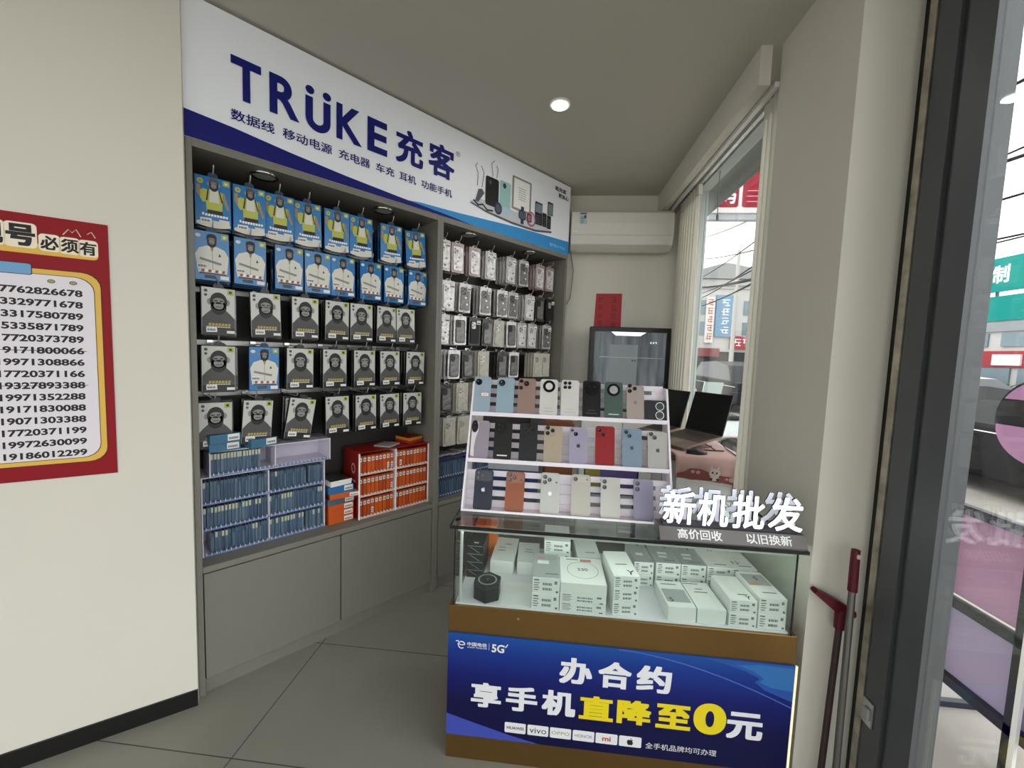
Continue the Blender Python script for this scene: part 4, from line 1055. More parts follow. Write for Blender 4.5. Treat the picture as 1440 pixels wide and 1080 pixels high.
# ------------------------------------------------------------------ illuminated characters on the counter top
SGG = mat('sign_base_grey', '6b6766', 0.4, 0.3); LETW = mat('lit_letter_face', 'f4f6ff', 0.5, emit=2.0); LETS = mat('letter_side', '474852', 0.5); LETB = mat('lit_letter_back', 'dfe4f2', 0.5, emit=0.3)
SO = (0.675, 1.50, 0.9455)
ls = thing('light_up_sign', 'lit white character sign on grey base on the counter top', 'sign', SO)
def text3d(s_, x0, x1, z0, z1, y0, y1, mt, ms, off=0.0):
    c = bpy.data.curves.new('lettering', 'FONT'); c.body = s_; c.extrude = 0.1; c.resolution_u = 3
    o = bpy.data.objects.new('lettering', c); me = o.to_mesh()
    v0 = [tuple(v.co) for v in me.vertices]; f0 = [(tuple(p.vertices), p.normal.z) for p in me.polygons]
    o.to_mesh_clear(); bpy.data.objects.remove(o); bpy.data.curves.remove(c)
    vs, fs = [], []
    for i in range(8):
        a = 2 * PI * (i + 0.5) / 8; b = len(vs)
        vs += [(x + off * math.cos(a), y + off * math.sin(a), z - (0.0012 * i if z > 0 else -0.0012 * i)) for x, y, z in v0]
        fs += [(tuple(b + q for q in p), nz) for p, nz in f0]
    ax, bx = min(v[0] for v in vs), max(v[0] for v in vs); az, bz = min(v[1] for v in vs), max(v[1] for v in vs); ad, bd = min(v[2] for v in vs), max(v[2] for v in vs)
    P_ = [(x0 + (v[0] - ax) / (bx - ax) * (x1 - x0), y1 + (v[2] - ad) / (bd - ad) * (y0 - y1), z0 + (v[1] - az) / (bz - az) * (z1 - z0)) for v in vs]
    m = MB()
    m.add(P_, [f for f, nz in fs if nz > 0.5], mt); m.add(P_, [f for f, nz in fs if nz <= 0.5], ms)
    return m
m = MB().prism_x([(1.4485, 0.9455), (1.4485, 0.951), (1.474, 0.990), (1.536, 0.990), (1.540, 0.9455)], 0.424, 0.926, SGG)
bs = build_at(m, 'base', ls, SO)
def slant(s_, a, b_, z0, z1):
    mm = MB().text(s_, a, b_, z0, z1, 0, WHITEP, 0.02)
    mm.v = [(x, 1.4485 + (z - 0.951) / (0.990 - 0.951) * (1.474 - 1.4485) - 0.0006 + y, z) for x, y, z in mm.v]
    return mm
build_at(slant('高价回收', 0.487, 0.641, 0.957, 0.986), 'small_lettering', bs, SO)
build_at(slant('以旧换新', 0.724, 0.878, 0.957, 0.986), 'small_lettering', bs, SO)
for s_, a, b_ in (('新', 0.432, 0.552), ('机', 0.552, 0.668), ('批', 0.673, 0.792), ('发', 0.797, 0.922)):
    lt = build_at(text3d(s_, a + 0.004, b_ - 0.004, 1.000, 1.123, 1.476, 1.486, LETW, LETS, 0.019), 'character', ls, SO)
    build_at(text3d(s_, a + 0.001, b_ - 0.001, 0.999, 1.128, 1.522, 1.528, LETB, LETS, 0.024), 'back_plate', lt, SO)
m = MB().box(0.440, 0.910, 1.488, 1.522, 0.9895, 1.0005, LETS); build_at(m, 'mounting_rail', ls, SO)

# ================================================================== the phone display stand
TO = (0.09, 1.60, 0.9455)
st = thing('phone_display_stand', 'lavender-white three-tier slatted phone stand on the counter', 'display stand', TO)
def sb(m, name, **k): return build_at(m, name, st, TO, **k)
TIER = [(1.592, 0.948), (1.675, 1.140), (1.745, 1.330)]
SX0, SX1 = -0.338, 0.516
for x in (SX0, SX1 - 0.008):
    sb(MB().prism_x([(1.588, 0.9458), (1.668, 1.140), (1.740, 1.330), (1.792, 1.466), (1.840, 1.466), (1.785, 1.15), (1.750, 0.9458)], x, x + 0.008, LAV), 'side_panel')
for yf, zf in TIER:
    m = MB().box(SX0 + 0.008, SX1 - 0.008, yf, yf + 0.07, max(zf - 0.006, 0.9458), zf, LAV).box(SX0 + 0.008, SX1 - 0.008, yf - 0.004, yf, max(zf - 0.010, 0.9458), zf + 0.007, LAV)
    sb(m, 'ledge')
    m = MB()
    def sl(z): return yf + 0.055 + (z - zf) * 0.30
    for a, b_ in ((0.0, 0.026), (0.043, 0.065), (0.082, 0.104), (0.121, 0.143)):
        m.prism_x([(sl(zf + a), zf + a), (sl(zf + a) + 0.006, zf + a), (sl(zf + b_) + 0.006, zf + b_), (sl(zf + b_), zf + b_)], SX0 + 0.008, SX1 - 0.008, LAV)
    sb(m, 'slat_panel')
    for xa, xb in ((SX0 + 0.008, SX0 + 0.055), (0.055, 0.12), (SX1 - 0.055, SX1 - 0.008)):
        m = MB().prism_x([(sl(zf) + 0.006, zf), (sl(zf) + 0.010, zf), (sl(zf + 0.142) + 0.010, zf + 0.142), (sl(zf + 0.142) + 0.006, zf + 0.142)], xa, xb, LAV)
        sb(m, 'upright')
LENS = mat('camera_lens_glass', '0a0a0d', 0.12); LRING = mat('camera_ring', '3a3a40', 0.25, 0.6); SILV = mat('silver_disc', 'b9bcc0', 0.25, 0.7)
def phone(label, x, tier, hexc, cams, logo=None, w=0.0775, h=0.162, bump=None, rough=0.28, extra=None, metal=0.0):
    yf, zf = TIER[tier]
    t = thing('smartphone', label, 'smartphone', (x, yf + 0.009, zf + 0.0027), rot=(-0.285, 0, 0), group='smartphones on the %s tier of the stand' % ['bottom', 'middle', 'top'][tier])
    hexc = ''.join('%02x' % int(int(hexc[i:i + 2], 16) * 0.90) for i in (0, 2, 4))
    bm_ = mat('phone_' + hexc, hexc, rough + 0.07, metal, spec=0.3)
    fr = mat('phone_edge_' + hexc, hexc, 0.25, 0.6)
    W = w / 2
    MB().prism_y(rrect(-W, W, 0, h, 0.011), 0, 0.008, bm_, fr).build('body', t, bevel=0.0012, seg=2)
    y = -0.0006
    if bump:
        for kind, bx, bz, bw, bh in bump:
            if kind == 'sq': MB().prism_y(rrect(bx - bw / 2, bx + bw / 2, bz - bh / 2, bz + bh / 2, min(bw, bh) * 0.28), -0.0022, 0.0005, mat('phone_bump_' + hexc, hexc, 0.2)).build('camera_bump', t, bevel=0.0006, seg=1)
            elif kind == 'black': MB().prism_y([(bx + bw / 2 * math.cos(2 * PI * i / 30), bz + bh / 2 * math.sin(2 * PI * i / 30)) for i in range(30)], -0.0030, 0.0005, mat('camera_island_black', '08080a', 0.25, spec=0.3)).build('camera_island', t, bevel=0.0006, seg=1)
            elif kind == 'ring':
                m = MB().prism_y([(bx + bw / 2 * math.cos(2 * PI * i / 30), bz + bh / 2 * math.sin(2 * PI * i / 30)) for i in range(30)], -0.0030, 0.0005, mat('camera_island_black', '08080a', 0.25, spec=0.3))
                m.ell(bx, bz, bw * 0.29, bh * 0.29, -0.0034, bm_, 24)
                m.build('camera_island', t)
            elif kind == 'disc':
                m = MB().prism_y([(bx + bw / 2 * math.cos(2 * PI * i / 30), bz + bh / 2 * math.sin(2 * PI * i / 30)) for i in range(30)], -0.0030, 0.0005, mat('camera_island_black', '08080a', 0.25, spec=0.3))
                m.ell(bx, bz, bw * 0.32, bh * 0.32, -0.0034, SILV, 24); m.build('camera_island', t)
    for cx, cz, r in cams:
        m = MB().cyl_y(cx, cz, r, -0.0042, -0.0002, LRING, 20, face=LENS)
        m.ring(cx, cz, r * 0.82, r, -0.0044, LRING, 20); m.ell(cx - r * .25, cz + r * .25, r * 0.16, r * 0.16, -0.0046, SILV, 10)  # off-centre silver dot paints a glint on the lens
        m.build('lens', t)
    if logo:
        m = MB(); kind, lc = logo
        if kind == 'fruit': fruit(m, 0.0, h * 0.50, 0.020, y, mat('logo_' + lc, lc, 0.2))
        if kind == 'word': m.text(extra or 'HONOR', -0.016, 0.016, 0.030, 0.034, y, mat('logo_' + lc, lc, 0.4)).rect(-0.024, 0.024, 0.018, 0.0195, y, mat('logo_' + lc, lc, 0.4))
        if kind == 'bar': m.poly(rrect(-0.022, 0.022, 0.016, 0.021, 0.002), y, mat('logo_' + lc, lc, 0.4))
        m.build('logo', t)
    return t
W_ = 0.0775
tri = [(-0.024, 0.147, 0.0085), (-0.024, 0.124, 0.0085), (-0.003, 0.1355, 0.0085)]
phone('pale blue phone with a price note stuck on, start of the top tier', -0.294, 2, 'a9bfd0', [(-0.017, 0.137, 0.0145)], None)
pn = thing('price_note', 'small pink-edged price note stuck on the first pale blue phone', 'price tag', (-0.280, 1.745 + 0.026, 1.330 + 0.072), rot=(-0.285, 0, 0))
m = MB().prism_y(rrect(-0.018, 0.018, 0, 0.018, 0.005), -0.0022, -0.0014, mat('note_pink', 'c98b96', 0.5)); m.poly(rrect(-0.016, 0.016, 0.002, 0.016, 0.004), -0.0025, WHITEP).text('¥599', -0.011, 0.011, 0.005, 0.013, -0.0028, ST); m.build('note', pn)
phone('pale blue phone without a note, second on the top tier', -0.189, 2, 'a4bccc', [(-0.017, 0.137, 0.0145)], None)
phone('rose gold phone with three spread lenses, top tier', -0.094, 2, 'a88a80', [(-0.026, 0.149, 0.008), (-0.002, 0.138, 0.0115), (-0.026, 0.118, 0.008)], None)
phone('white phone with a big round camera ring, top tier', 0.004, 2, 'e6e5e0', [], ('word', '8d8d8d'), bump=[('ring', 0, 0.130, 0.054, 0.054)])
phone('white phone with four lenses in a square, top tier', 0.097, 2, 'e9e7e2', [(-0.022, 0.148, 0.0075), (-0.003, 0.148, 0.0075), (-0.022, 0.129, 0.0075), (-0.003, 0.129, 0.0075)], ('word', 'a5a5a5'))
phone('black phone with a large round camera, top tier', 0.191, 2, '0e0c0c', [(-0.010, 0.135, 0.006), (0.012, 0.135, 0.006)], ('word', '6a6a6a'), bump=[('black', 0.001, 0.126, 0.058, 0.058)], extra='HUAWEI')
phone('green phone with a silver camera disc, top tier', 0.286, 2, '4c665d', [], ('bar', 'b9c4be'), bump=[('disc', -0.001, 0.126, 0.056, 0.056)])
phone('pinkish silver phone with three lenses, top tier', 0.378, 2, 'b9aaa3', tri, ('fruit', '8e827c'), h=0.150, w=0.074, bump=[('sq', -0.0150, 0.1290, 0.046, 0.044)])
# folded flip phone
yf, zf = TIER[2]
t = thing('flip_phone', 'small black folded flip phone with two ring lenses, end of top tier', 'smartphone', (0.461, yf + 0.010, zf + 0.0037), rot=(-0.22, 0, 0), group='smartphones on the top tier of the stand')
MB().prism_y(rrect(-0.046, 0.046, 0, 0.086, 0.009), 0, 0.015, mat('flip_black', '0c0b14', 0.3, spec=0.3), LRING).build('body', t, bevel=0.001)
for cz in (0.060, 0.022):
    m = MB().cyl_y(0.018, cz, 0.018, -0.003, 0, LENS, 26, face=LENS); m.ring(0.018, cz, 0.0155, 0.018, -0.0033, SILV, 26).ring(0.018, cz, 0.0085, 0.0095, -0.0033, LRING, 20); m.build('lens', t)
# middle tier
t = phone('lilac phone with a white curved strip and oval camera, middle tier', -0.286, 1, 'a79bab', [(-0.025, 0.146, 0.007), (-0.025, 0.128, 0.007)], None, w=0.078, h=0.164, bump=[('black', -0.025, 0.137, 0.028, 0.052)])
MB().poly([(-0.0385, 0.012), (-0.0385, 0.155), (-0.010, 0.158), (-0.009, 0.120), (-0.018, 0.090), (-0.024, 0.050), (-0.022, 0.008)], -0.0005, mat('phone_white_strip', 'd9d4d6', 0.3)).build('white_strip', t)
phone('black phone with a white text bar low on its back, middle tier', -0.186, 1, '0e0c0c', [(-0.018, 0.148, 0.006), (-0.002, 0.142, 0.006), (-0.018, 0.128, 0.006)], ('bar', 'e8e6e2'), bump=[('black', -0.009, 0.137, 0.046, 0.046)])
phone('dark green-black phone with a diamond of lenses, middle tier', -0.076, 1, '191f1d', [(0, 0.150, 0.0075), (-0.016, 0.136, 0.0075), (0.016, 0.136, 0.0075), (0.0, 0.122, 0.005)], None)
phone('gold phone with three lenses, middle tier', 0.030, 1, 'bfae98', tri, ('fruit', 'b39d7c'), w=0.078, h=0.155, bump=[('sq', -0.0150, 0.1330, 0.046, 0.044)])
phone('lilac phone with a dark fruit logo, middle tier', 0.138, 1, 'b0a8c2', [(-0.012, 0.126, 0.0085), (-0.027, 0.141, 0.005)], ('fruit', '2a2733'), h=0.155)
phone('bright red phone, middle tier', 0.249, 1, 'a01018', [(-0.024, 0.148, 0.008), (-0.008, 0.130, 0.008)], ('fruit', '7d0a12'), h=0.166, w=0.080, bump=[('sq', -0.0155, 0.1390, 0.042, 0.042)])
phone('sky blue phone with a dark fruit logo, middle tier', 0.360, 1, '8a9fb5', [(-0.024, 0.146, 0.008), (-0.010, 0.130, 0.008)], ('fruit', '33414f'), h=0.162, w=0.081)
phone('silver-white phone with two lenses, end of the middle tier', 0.466, 1, 'c2c1bd', [(-0.027, 0.142, 0.008), (-0.013, 0.128, 0.008)], ('fruit', '2d2d2d'), h=0.152, w=0.082)
# bottom tier
plate3 = [(-0.022, 0.148, 0.008), (-0.022, 0.127, 0.008), (-0.003, 0.1375, 0.008), (0.025, 0.128, 0.0035)]
phone('navy phone with full-width camera bar, start of the bottom tier', -0.252, 0, '1c2236', plate3, ('fruit', 'c9cdd6'), bump=[('sq', 0, 0.1375, 0.071, 0.043)])
phone('copper orange phone with full-width camera bar, bottom tier', -0.120, 0, '9d5638', plate3, None, bump=[('sq', 0, 0.1375, 0.071, 0.043)])
phone('silver phone with full-width camera bar and white fruit logo, bottom tier', 0.025, 0, 'c9c8c4', plate3, ('fruit', 'f6f6f4'), h=0.166, bump=[('sq', 0, 0.1410, 0.071, 0.043)])
phone('thin beige-white phone with one lens in a pill-shaped bar, bottom tier', 0.150, 0, 'c4beb4', [(-0.022, 0.147, 0.0085), (0.024, 0.147, 0.003)], None, h=0.166, bump=[('sq', 0, 0.147, 0.068, 0.024)])
phone('white phone with two stacked lenses, bottom tier', 0.269, 0, 'cfccc6', [(-0.024, 0.144, 0.0085), (-0.024, 0.122, 0.0085)], None, bump=[('sq', -0.024, 0.133, 0.022, 0.046)])
phone('lavender phone with two stacked lenses, end of the bottom tier', 0.400, 0, 'a39db8', [(-0.024, 0.144, 0.0085), (-0.024, 0.122, 0.0085)], None, bump=[('sq', -0.024, 0.133, 0.022, 0.046)])

# ================================================================== back of the shop
ACW = mat('aircon_white', 'dedbd3', 0.4)
AO = (0.555, 3.70, 2.50)
ac = thing('air_conditioner', 'white wall-mounted air conditioner beside the sign board', 'air conditioner', AO)
prof = [(3.695, 2.50), (3.58, 2.498), (3.515, 2.535), (3.497, 2.600), (3.492, 2.70), (3.500, 2.79), (3.53, 2.815), (3.695, 2.815)]
build_at(MB().prism_x(prof, 0.135, 0.975, ACW), 'body', ac, AO, bevel=0.006, seg=2)
build_at(MB().prism_x([(3.499, 2.606), (3.489, 2.606), (3.484, 2.70), (3.490, 2.786), (3.501, 2.79)], 0.140, 0.970, ACW), 'front_panel', ac, AO, bevel=0.002, seg=1)
build_at(MB().prism_x([(3.585, 2.494), (3.513, 2.531), (3.509, 2.527), (3.583, 2.488)], 0.19, 0.93, ACW), 'louver', ac, AO)
m = MB().prism_y([(0.205, 2.69), (0.262, 2.69), (0.262, 2.782), (0.205, 2.782)], 3.4805, 3.4840, mat('energy_label', 'b9cbd2', 0.5))
m.rect(0.207, 0.260, 2.768, 2.780, 3.4800, PDG)
for k in range(4): m.rect(0.212, 0.234 + 0.004 * k, 2.70 + 0.014 * k, 2.706 + 0.014 * k, 3.4800, GINK)
m.rect(0.240, 0.256, 2.735, 2.76, 3.4800, PD)
build_at(m, 'energy_label', ac, AO)
m = MB()
for k in range(4): m.rect(0.160 + k * 0.010, 0.166 + k * 0.010, 2.628, 2.635, 3.4860, WHITEP)
build_at(m, 'brand_mark', ac, AO)
t = thing('hanging_cable', 'thin grey cable hanging down the wall from the air conditioner', 'cable', (0.15, 3.69, 2.05))
MB().tube([(0.0, -0.004, 0.45), (0.03, -0.006, 0.30), (0.02, -0.006, 0.16), (0.012, -0.006, 0.06), (-0.02, -0.004, 0.0)], 0.004, GINK, 6).build('cable', t)
t = thing('green_cable', 'yellow-green cable hanging beside the cabinet end', 'cable', (0.10, 3.66, 1.18))
MB().tube([(0, 0, 0.55), (0.004, -0.01, 0.42), (0.01, -0.02, 0.25), (0.02, -0.01, 0.0)], 0.006, mat('cable_lime', '8e9a2e', 0.4), 6).build('cable', t); MB().tube([(-0.012, 0, 0.44), (0.0, -0.012, 0.25), (0.006, 0, 0.0)], 0.004, SOFTBLACK, 6).build('plug_lead', t)
RP = mat('red_paper', 'b02a30', 0.6); RPI = mat('red_paper_ink', '6d1416', 0.6)
t = thing('red_paper_notice', 'red paper with handwritten characters on the back wall', 'paper notice', (0.503, 3.6975, 1.80))
m = MB().prism_y([(-0.122, 0.0), (0.118, 0.0), (0.115, 0.357), (-0.110, 0.353)], -0.0016, -0.0002, RP); m.build('sheet', t)
m = MB()
for i in range(4): glyph(m, 0.026, 0.072, 0.275 - i * 0.072, 0.325 - i * 0.072, -0.0020, RPI)
for i in range(4): glyph(m, -0.088, -0.048, 0.280 - i * 0.070, 0.322 - i * 0.070, -0.0020, RPI)
m.build('handwriting', t)
# framed screen on a low cabinet
t = thing('low_cabinet', 'low white cabinet under the black framed screen by the back wall', 'cabinet', (0.63, 3.44, 0))
MB().box(-0.34, 0.34, -0.02, 0.22, 0.03, 1.09, WHITE).build('body', t, bevel=0.003); MB().box(-0.32, 0.32, 0.0, 0.2, 0, 0.03, SOFTBLACK).build('plinth', t)
for s_ in (-1, 1):
    d = MB().box(-0.335 if s_ < 0 else 0.003, -0.003 if s_ < 0 else 0.335, -0.036, -0.02, 0.05, 1.07, WHITE).build('door', t, bevel=0.002); MB().box(s_ * 0.03 - 0.006, s_ * 0.03 + 0.006, -0.05, -0.036, 0.5, 0.62, CHROME).build('handle', d)
TVO = (0.662, 3.49, 1.0905)
t = thing('framed_screen', 'black framed screen showing a dim grey picture, under the red paper', 'screen', TVO)
build_at(MB().box(0.335, 0.992, 3.452, 3.56, 1.0905, 1.846, BLACK), 'housing', t, TVO, bevel=0.004)
def screen_mat():
    m_ = bpy.data.materials.new('screen_picture'); m_.use_nodes = True; nt_ = m_.node_tree; b = nt_.nodes['Principled BSDF']
    tc = nt_.nodes.new('ShaderNodeTexCoord'); mp = nt_.nodes.new('ShaderNodeMapping'); nz = nt_.nodes.new('ShaderNodeTexNoise'); cr = nt_.nodes.new('ShaderNodeValToRGB')
    mp.inputs['Scale'].default_value = (16, 1, 2.2); nz.inputs['Scale'].default_value = 1.0; nz.inputs['Detail'].default_value = 4
    nt_.links.new(tc.outputs['Object'], mp.inputs[0]); nt_.links.new(mp.outputs[0], nz.inputs['Vector']); nt_.links.new(nz.outputs['Fac'], cr.inputs[0])
    cr.color_ramp.elements[0].color = lin('3c4248'); cr.color_ramp.elements[0].position = 0.3
    cr.color_ramp.elements[1].color = lin('868d92'); cr.color_ramp.elements[1].position = 0.7
    b.inputs['Base Color'].default_value = lin('202428'); b.inputs['Roughness'].default_value = 0.25
    nt_.links.new(cr.outputs[0], b.inputs['Emission Color']); b.inputs['Emission Strength'].default_value = 0.40
    return m_
scn = build_at(MB().box(0.372, 0.955, 3.4495, 3.4525, 1.16, 1.806, screen_mat()), 'screen', t, TVO)
SLI = mat('screen_white', 'f0f2ff', 0.4, emit=0.9); SDK = mat('screen_dark', '30363a', 0.4, emit=0.25); SPL = mat('screen_pale', '8a9396', 0.4, emit=0.32)
m = MB().poly([(0.545, 1.775), (0.745, 1.775), (0.79, 1.8055), (0.505, 1.8055)], 3.4490, SLI)  # bright trapezoid is a ceiling lamp reflection painted into the glowing picture
m.rect(0.50, 0.73, 1.16, 1.70, 3.4493, mat('screen_mid', '6e7578', 0.4, emit=0.28)).rect(0.735, 0.739, 1.16, 1.75, 3.4491, SDK).rect(0.42, 0.94, 1.592, 1.597, 3.4491, SPL)
m.ell(0.69, 1.57, 0.008, 0.008, 3.4489, SDK, 10).ell(0.712, 1.57, 0.008, 0.008, 3.4489, SDK, 10)
m.rect(0.39, 0.93, 1.335, 1.342, 3.4489, SPL)
for k in range(3): glyph(m, 0.826 + k * 0.02, 0.841 + k * 0.02, 1.714, 1.730, 3.4490, SLI)
build_at(m, 'picture', scn, TVO)

# desk by the window
DO = (0.85, 2.62, 0)
t = thing('work_desk', 'desk by the window under a pink printed cloth', 'desk', DO)
WD = mat('dark_wood', '3b2a22', 0.5)
build_at(MB().box(0.64, 1.085, 2.27, 3.03, 1.035, 1.068, WD), 'tabletop', t, DO, bevel=0.004)
build_at(MB().box(0.74, 1.045, 2.30, 2.85, 0.10, 1.035, WHITE), 'drawer_unit', t, DO, bevel=0.004)
for x, y in ((0.66, 2.285), (1.05, 2.285), (0.66, 2.99), (1.05, 2.99)): build_at(MB().box(x, x + 0.03, y, y + 0.03, 0, 1.035, SOFTBLACK), 'leg', t, DO)
for i in range(2): build_at(MB().box(0.75 + 0.14 * i, 0.875 + 0.14 * i, 2.294, 2.30, 0.70, 0.90, WHITE).box(0.80 + 0.14 * i, 0.83 + 0.14 * i, 2.288, 2.294, 0.80, 0.808, GINK), 'drawer', t, DO)
PKC = mat('pink_cloth', 'c3a099', 0.75); PKR = mat('rose_cloth_band', '8c4a45', 0.75); PKW = mat('cloth_white_print', 'd9cfc8', 0.75); PKD = mat('cloth_dark_print', '3a2b2b', 0.75)
CLO = (0.88, 2.26, 1.069)
t = thing('printed_tablecloth', 'pink cloth with a small white animal print draped over the desk', 'tablecloth', CLO)
m = MB()
xs = [0.715 + (1.095 - 0.715) * i / 24 for i in range(25)]
pathyz = [(3.02, 1.0715), (2.30, 1.0715), (2.270, 1.0705), (2.257, 1.058), (2.252, 1.02), (2.250, 0.98), (2.249, 0.945)]
vs = []
for j, (yy, zz) in enumerate(pathyz):
    for i, x in enumerate(xs):
        k = max(0, j - 2) / 4
        drop = 0.03 * k * ((i / 24) ** 2) + (0.02 * k if i > 21 else 0)
        vs.append((x + (0.006 * k if i > 20 else 0), yy + 0.004 * k * math.sin(i * 1.1), zz - drop + 0.004 * k * math.sin(i * 0.8)))
N = 25
m.add(vs, [(j * N + i, j * N + i + 1, (j + 1) * N + i + 1, (j + 1) * N + i) for j in range(len(pathyz) - 1) for i in range(N - 1)], PKC, True)
m.v = [(x, y, z) for x, y, z in m.v]
o = build_at(m, 'cloth', t, CLO); s_ = o.modifiers.new('thickness', 'SOLIDIFY'); s_.thickness = 0.0015; s_.offset = 1
m = MB(); yb = 2.2415
m.poly([(0.722, 0.952), (0.80, 0.945), (0.90, 0.940), (1.0, 0.928), (1.092, 0.908), (1.094, 0.952), (1.03, 0.966), (0.96, 0.972), (0.90, 0.985), (0.85, 1.004), (0.79, 1.006), (0.76, 0.985), (0.722, 0.972)], yb, PKR)
m.ell(0.805, 0.988, 0.011, 0.009, yb - 0.0003, PKC, 12).ell(0.833, 0.986, 0.011, 0.010, yb - 0.0003, PKC, 12).ell(1.015, 0.953, 0.020, 0.014, yb - 0.0003, PKC, 12).ell(0.985, 0.955, 0.008, 0.007, yb - 0.0003, PKC, 10)
m.ell(0.920, 0.985, 0.030, 0.026, yb - 0.0005, PKW, 16).poly([(0.898, 1.004), (0.910, 1.008), (0.902, 1.034)], yb - 0.0005, PKW).poly([(0.930, 1.006), (0.942, 1.002), (0.944, 1.028)], yb - 0.0005, PKW)
m.ell(0.909, 0.988, 0.005, 0.006, yb - 0.0008, PKD, 10).ell(0.931, 0.986, 0.005, 0.006, yb - 0.0008, PKD, 10).ell(0.920, 0.978, 0.003, 0.0025, yb - 0.0008, PKD, 8)
m.ell(0.920, 0.956, 0.026, 0.014, yb - 0.0004, PKW, 14).ell(0.902, 0.953, 0.009, 0.007, yb - 0.0009, PKD, 10).ell(0.938, 0.951, 0.009, 0.007, yb - 0.0009, PKD, 10)
build_at(m, 'print', t, CLO)
LDK = mat('laptop_deck', '7a6c60', 0.4, 0.3); KEY = mat('laptop_keys', '3b332c', 0.5); SCRB = mat('laptop_screen', '060607', 0.25); LED_ = mat('laptop_lid', '2a2a2c', 0.4, 0.4)
def laptop(label, hr, fr_, Wd, lift, thick=0.012):
    """hr: hinge end, fr_: front end of the deck's near side; the deck runs Wd along the hinge away from them"""
    hr, fr_ = Vector(hr), Vector(fr_)
    back = (hr - fr_); D = back.length; b = back.normalized()
    hd = Vector((-back.y, back.x, 0)).normalized()
    nrm = hd.cross(b) * -1
    if nrm.z < 0: nrm = -nrm
    t = thing('laptop', label, 'laptop', fr_)
    def q(u, v, wv): return tuple(hd * (u * Wd) + b * (v * D) + nrm * wv)
    def slab(nm, u0, u1, v0, v1, w0, w1, mt, par=t):
        m = MB(); P_ = [q(u0, v0, w0), q(u1, v0, w0), q(u1, v1, w0), q(u0, v1, w0), q(u0, v0, w1), q(u1, v0, w1), q(u1, v1, w1), q(u0, v1, w1)]
        m.add(P_, [(0, 1, 2, 3), (4, 7, 6, 5), (0, 4, 5, 1), (1, 5, 6, 2), (2, 6, 7, 3), (3, 7, 4, 0)], mt)
        return m.build(nm, par)
    dk = slab('deck', 0, 1, 0, 1, -thick, 0, LDK)
    m = MB()
    for r in range(5):
        for c in range(12):
            u0 = 0.05 + c * 0.075; v0 = 0.42 + r * 0.11
            P_ = [q(u0, v0, 0.0012), q(u0 + 0.064, v0, 0.0012), q(u0 + 0.064, v0 + 0.085, 0.0012), q(u0, v0 + 0.085, 0.0012)]
            m.add(P_, [(0, 3, 2, 1)], KEY)
    m.build('keyboard', dk)
    slab('touchpad', 0.36, 0.64, 0.06, 0.36, 0.0003, 0.0008, mat('touchpad', '857869', 0.3), dk)
    lid_dir = (Vector((b.x, b.y, 0)).normalized() * 0.30 + Vector((0, 0, 0.95))).normalized()
    hb = b * D
    P_ = []
    nb = lid_dir.cross(hd).normalized()
    if nb.dot(b) < 0: nb = -nb
    for off in (0, 0.008):
        for u, l in ((0, 0), (1, 0), (1, lift), (0, lift)):
            P_.append(tuple(hb + hd * (u * Wd) + lid_dir * l + nb * off))
    m = MB().add(P_, [(0, 1, 2, 3), (4, 7, 6, 5), (0, 4, 5, 1), (1, 5, 6, 2), (2, 6, 7, 3), (3, 7, 4, 0)], LED_)
    ld = m.build('lid', t)
    m = MB().add([tuple(hb + hd * (u * Wd) + lid_dir * l - nb * 0.0006) for u, l in ((0.02, 0.012), (0.98, 0.012), (0.98, lift - 0.006), (0.02, lift - 0.006))], [(0, 1, 2, 3)], SCRB)
    m.build('screen', ld)
    return t
laptop('open laptop with dark screen on a folding riser, on the pink cloth', (1.065, 2.53, 1.136), (0.785, 2.350, 1.092), 0.27, 0.262)
laptop('second open laptop with dark screen, behind the first on the desk', (0.915, 2.845, 1.125), (0.72, 2.72, 1.088), 0.20, 0.262)
t = thing('laptop_riser', 'folding brown riser with thin bars under the nearer laptop', 'laptop stand', (0.95, 2.495, 1.0735))
MB().prism_z([(-0.09, -0.075), (0.02, -0.02), (0.06, 0.03), (-0.02, 0.09), (-0.10, 0.0)], 0.0, 0.006, mat('brown_leather', '8a4e22', 0.45)).build('pad', t)
MB().tube([(-0.06, -0.10, 0.004), (0.075, -0.10, 0.004)], 0.004, SOFTBLACK, 6).build('bar', t)
MB().tube([(0.03, -0.095, 0.005), (0.0, 0.0, 0.024)], 0.003, SOFTBLACK, 6).build('bar', t)
t = thing('computer_mouse', 'black mouse on the pink cloth in front of the laptop', 'mouse', (0.845, 2.315, 1.0735))
bmx = bmesh.new(); bmesh.ops.create_uvsphere(bmx, u_segments=18, v_segments=10, radius=1)
for v in bmx.verts: v.co = Vector((v.co.x * 0.058, v.co.y * 0.032, max(v.co.z, -0.05) * 0.028 + 0.0014))
me = bpy.data.meshes.new('shell'); bmx.to_mesh(me); bmx.free(); me.materials.append(BLACK)
for p in me.polygons: p.use_smooth = True
o = bpy.data.objects.new('shell', me); COL.objects.link(o); o.parent = t
MB().box(-0.05, -0.03, -0.003, 0.003, 0.018, 0.026, GINK).build('scroll_wheel', t)
t = thing('laptop_cable', 'thin dark cable trailing over the edge of the pink cloth', 'cable', (1.06, 2.45, 1.0735))
MB().tube([(0.0, 0.10, 0.03), (0.01, 0.03, 0.003), (-0.004, -0.08, 0.003), (-0.01, -0.17, 0.001), (-0.012, -0.216, -0.02), (0.0, -0.220, -0.16)], 0.0028, SOFTBLACK, 6).build('cable', t)
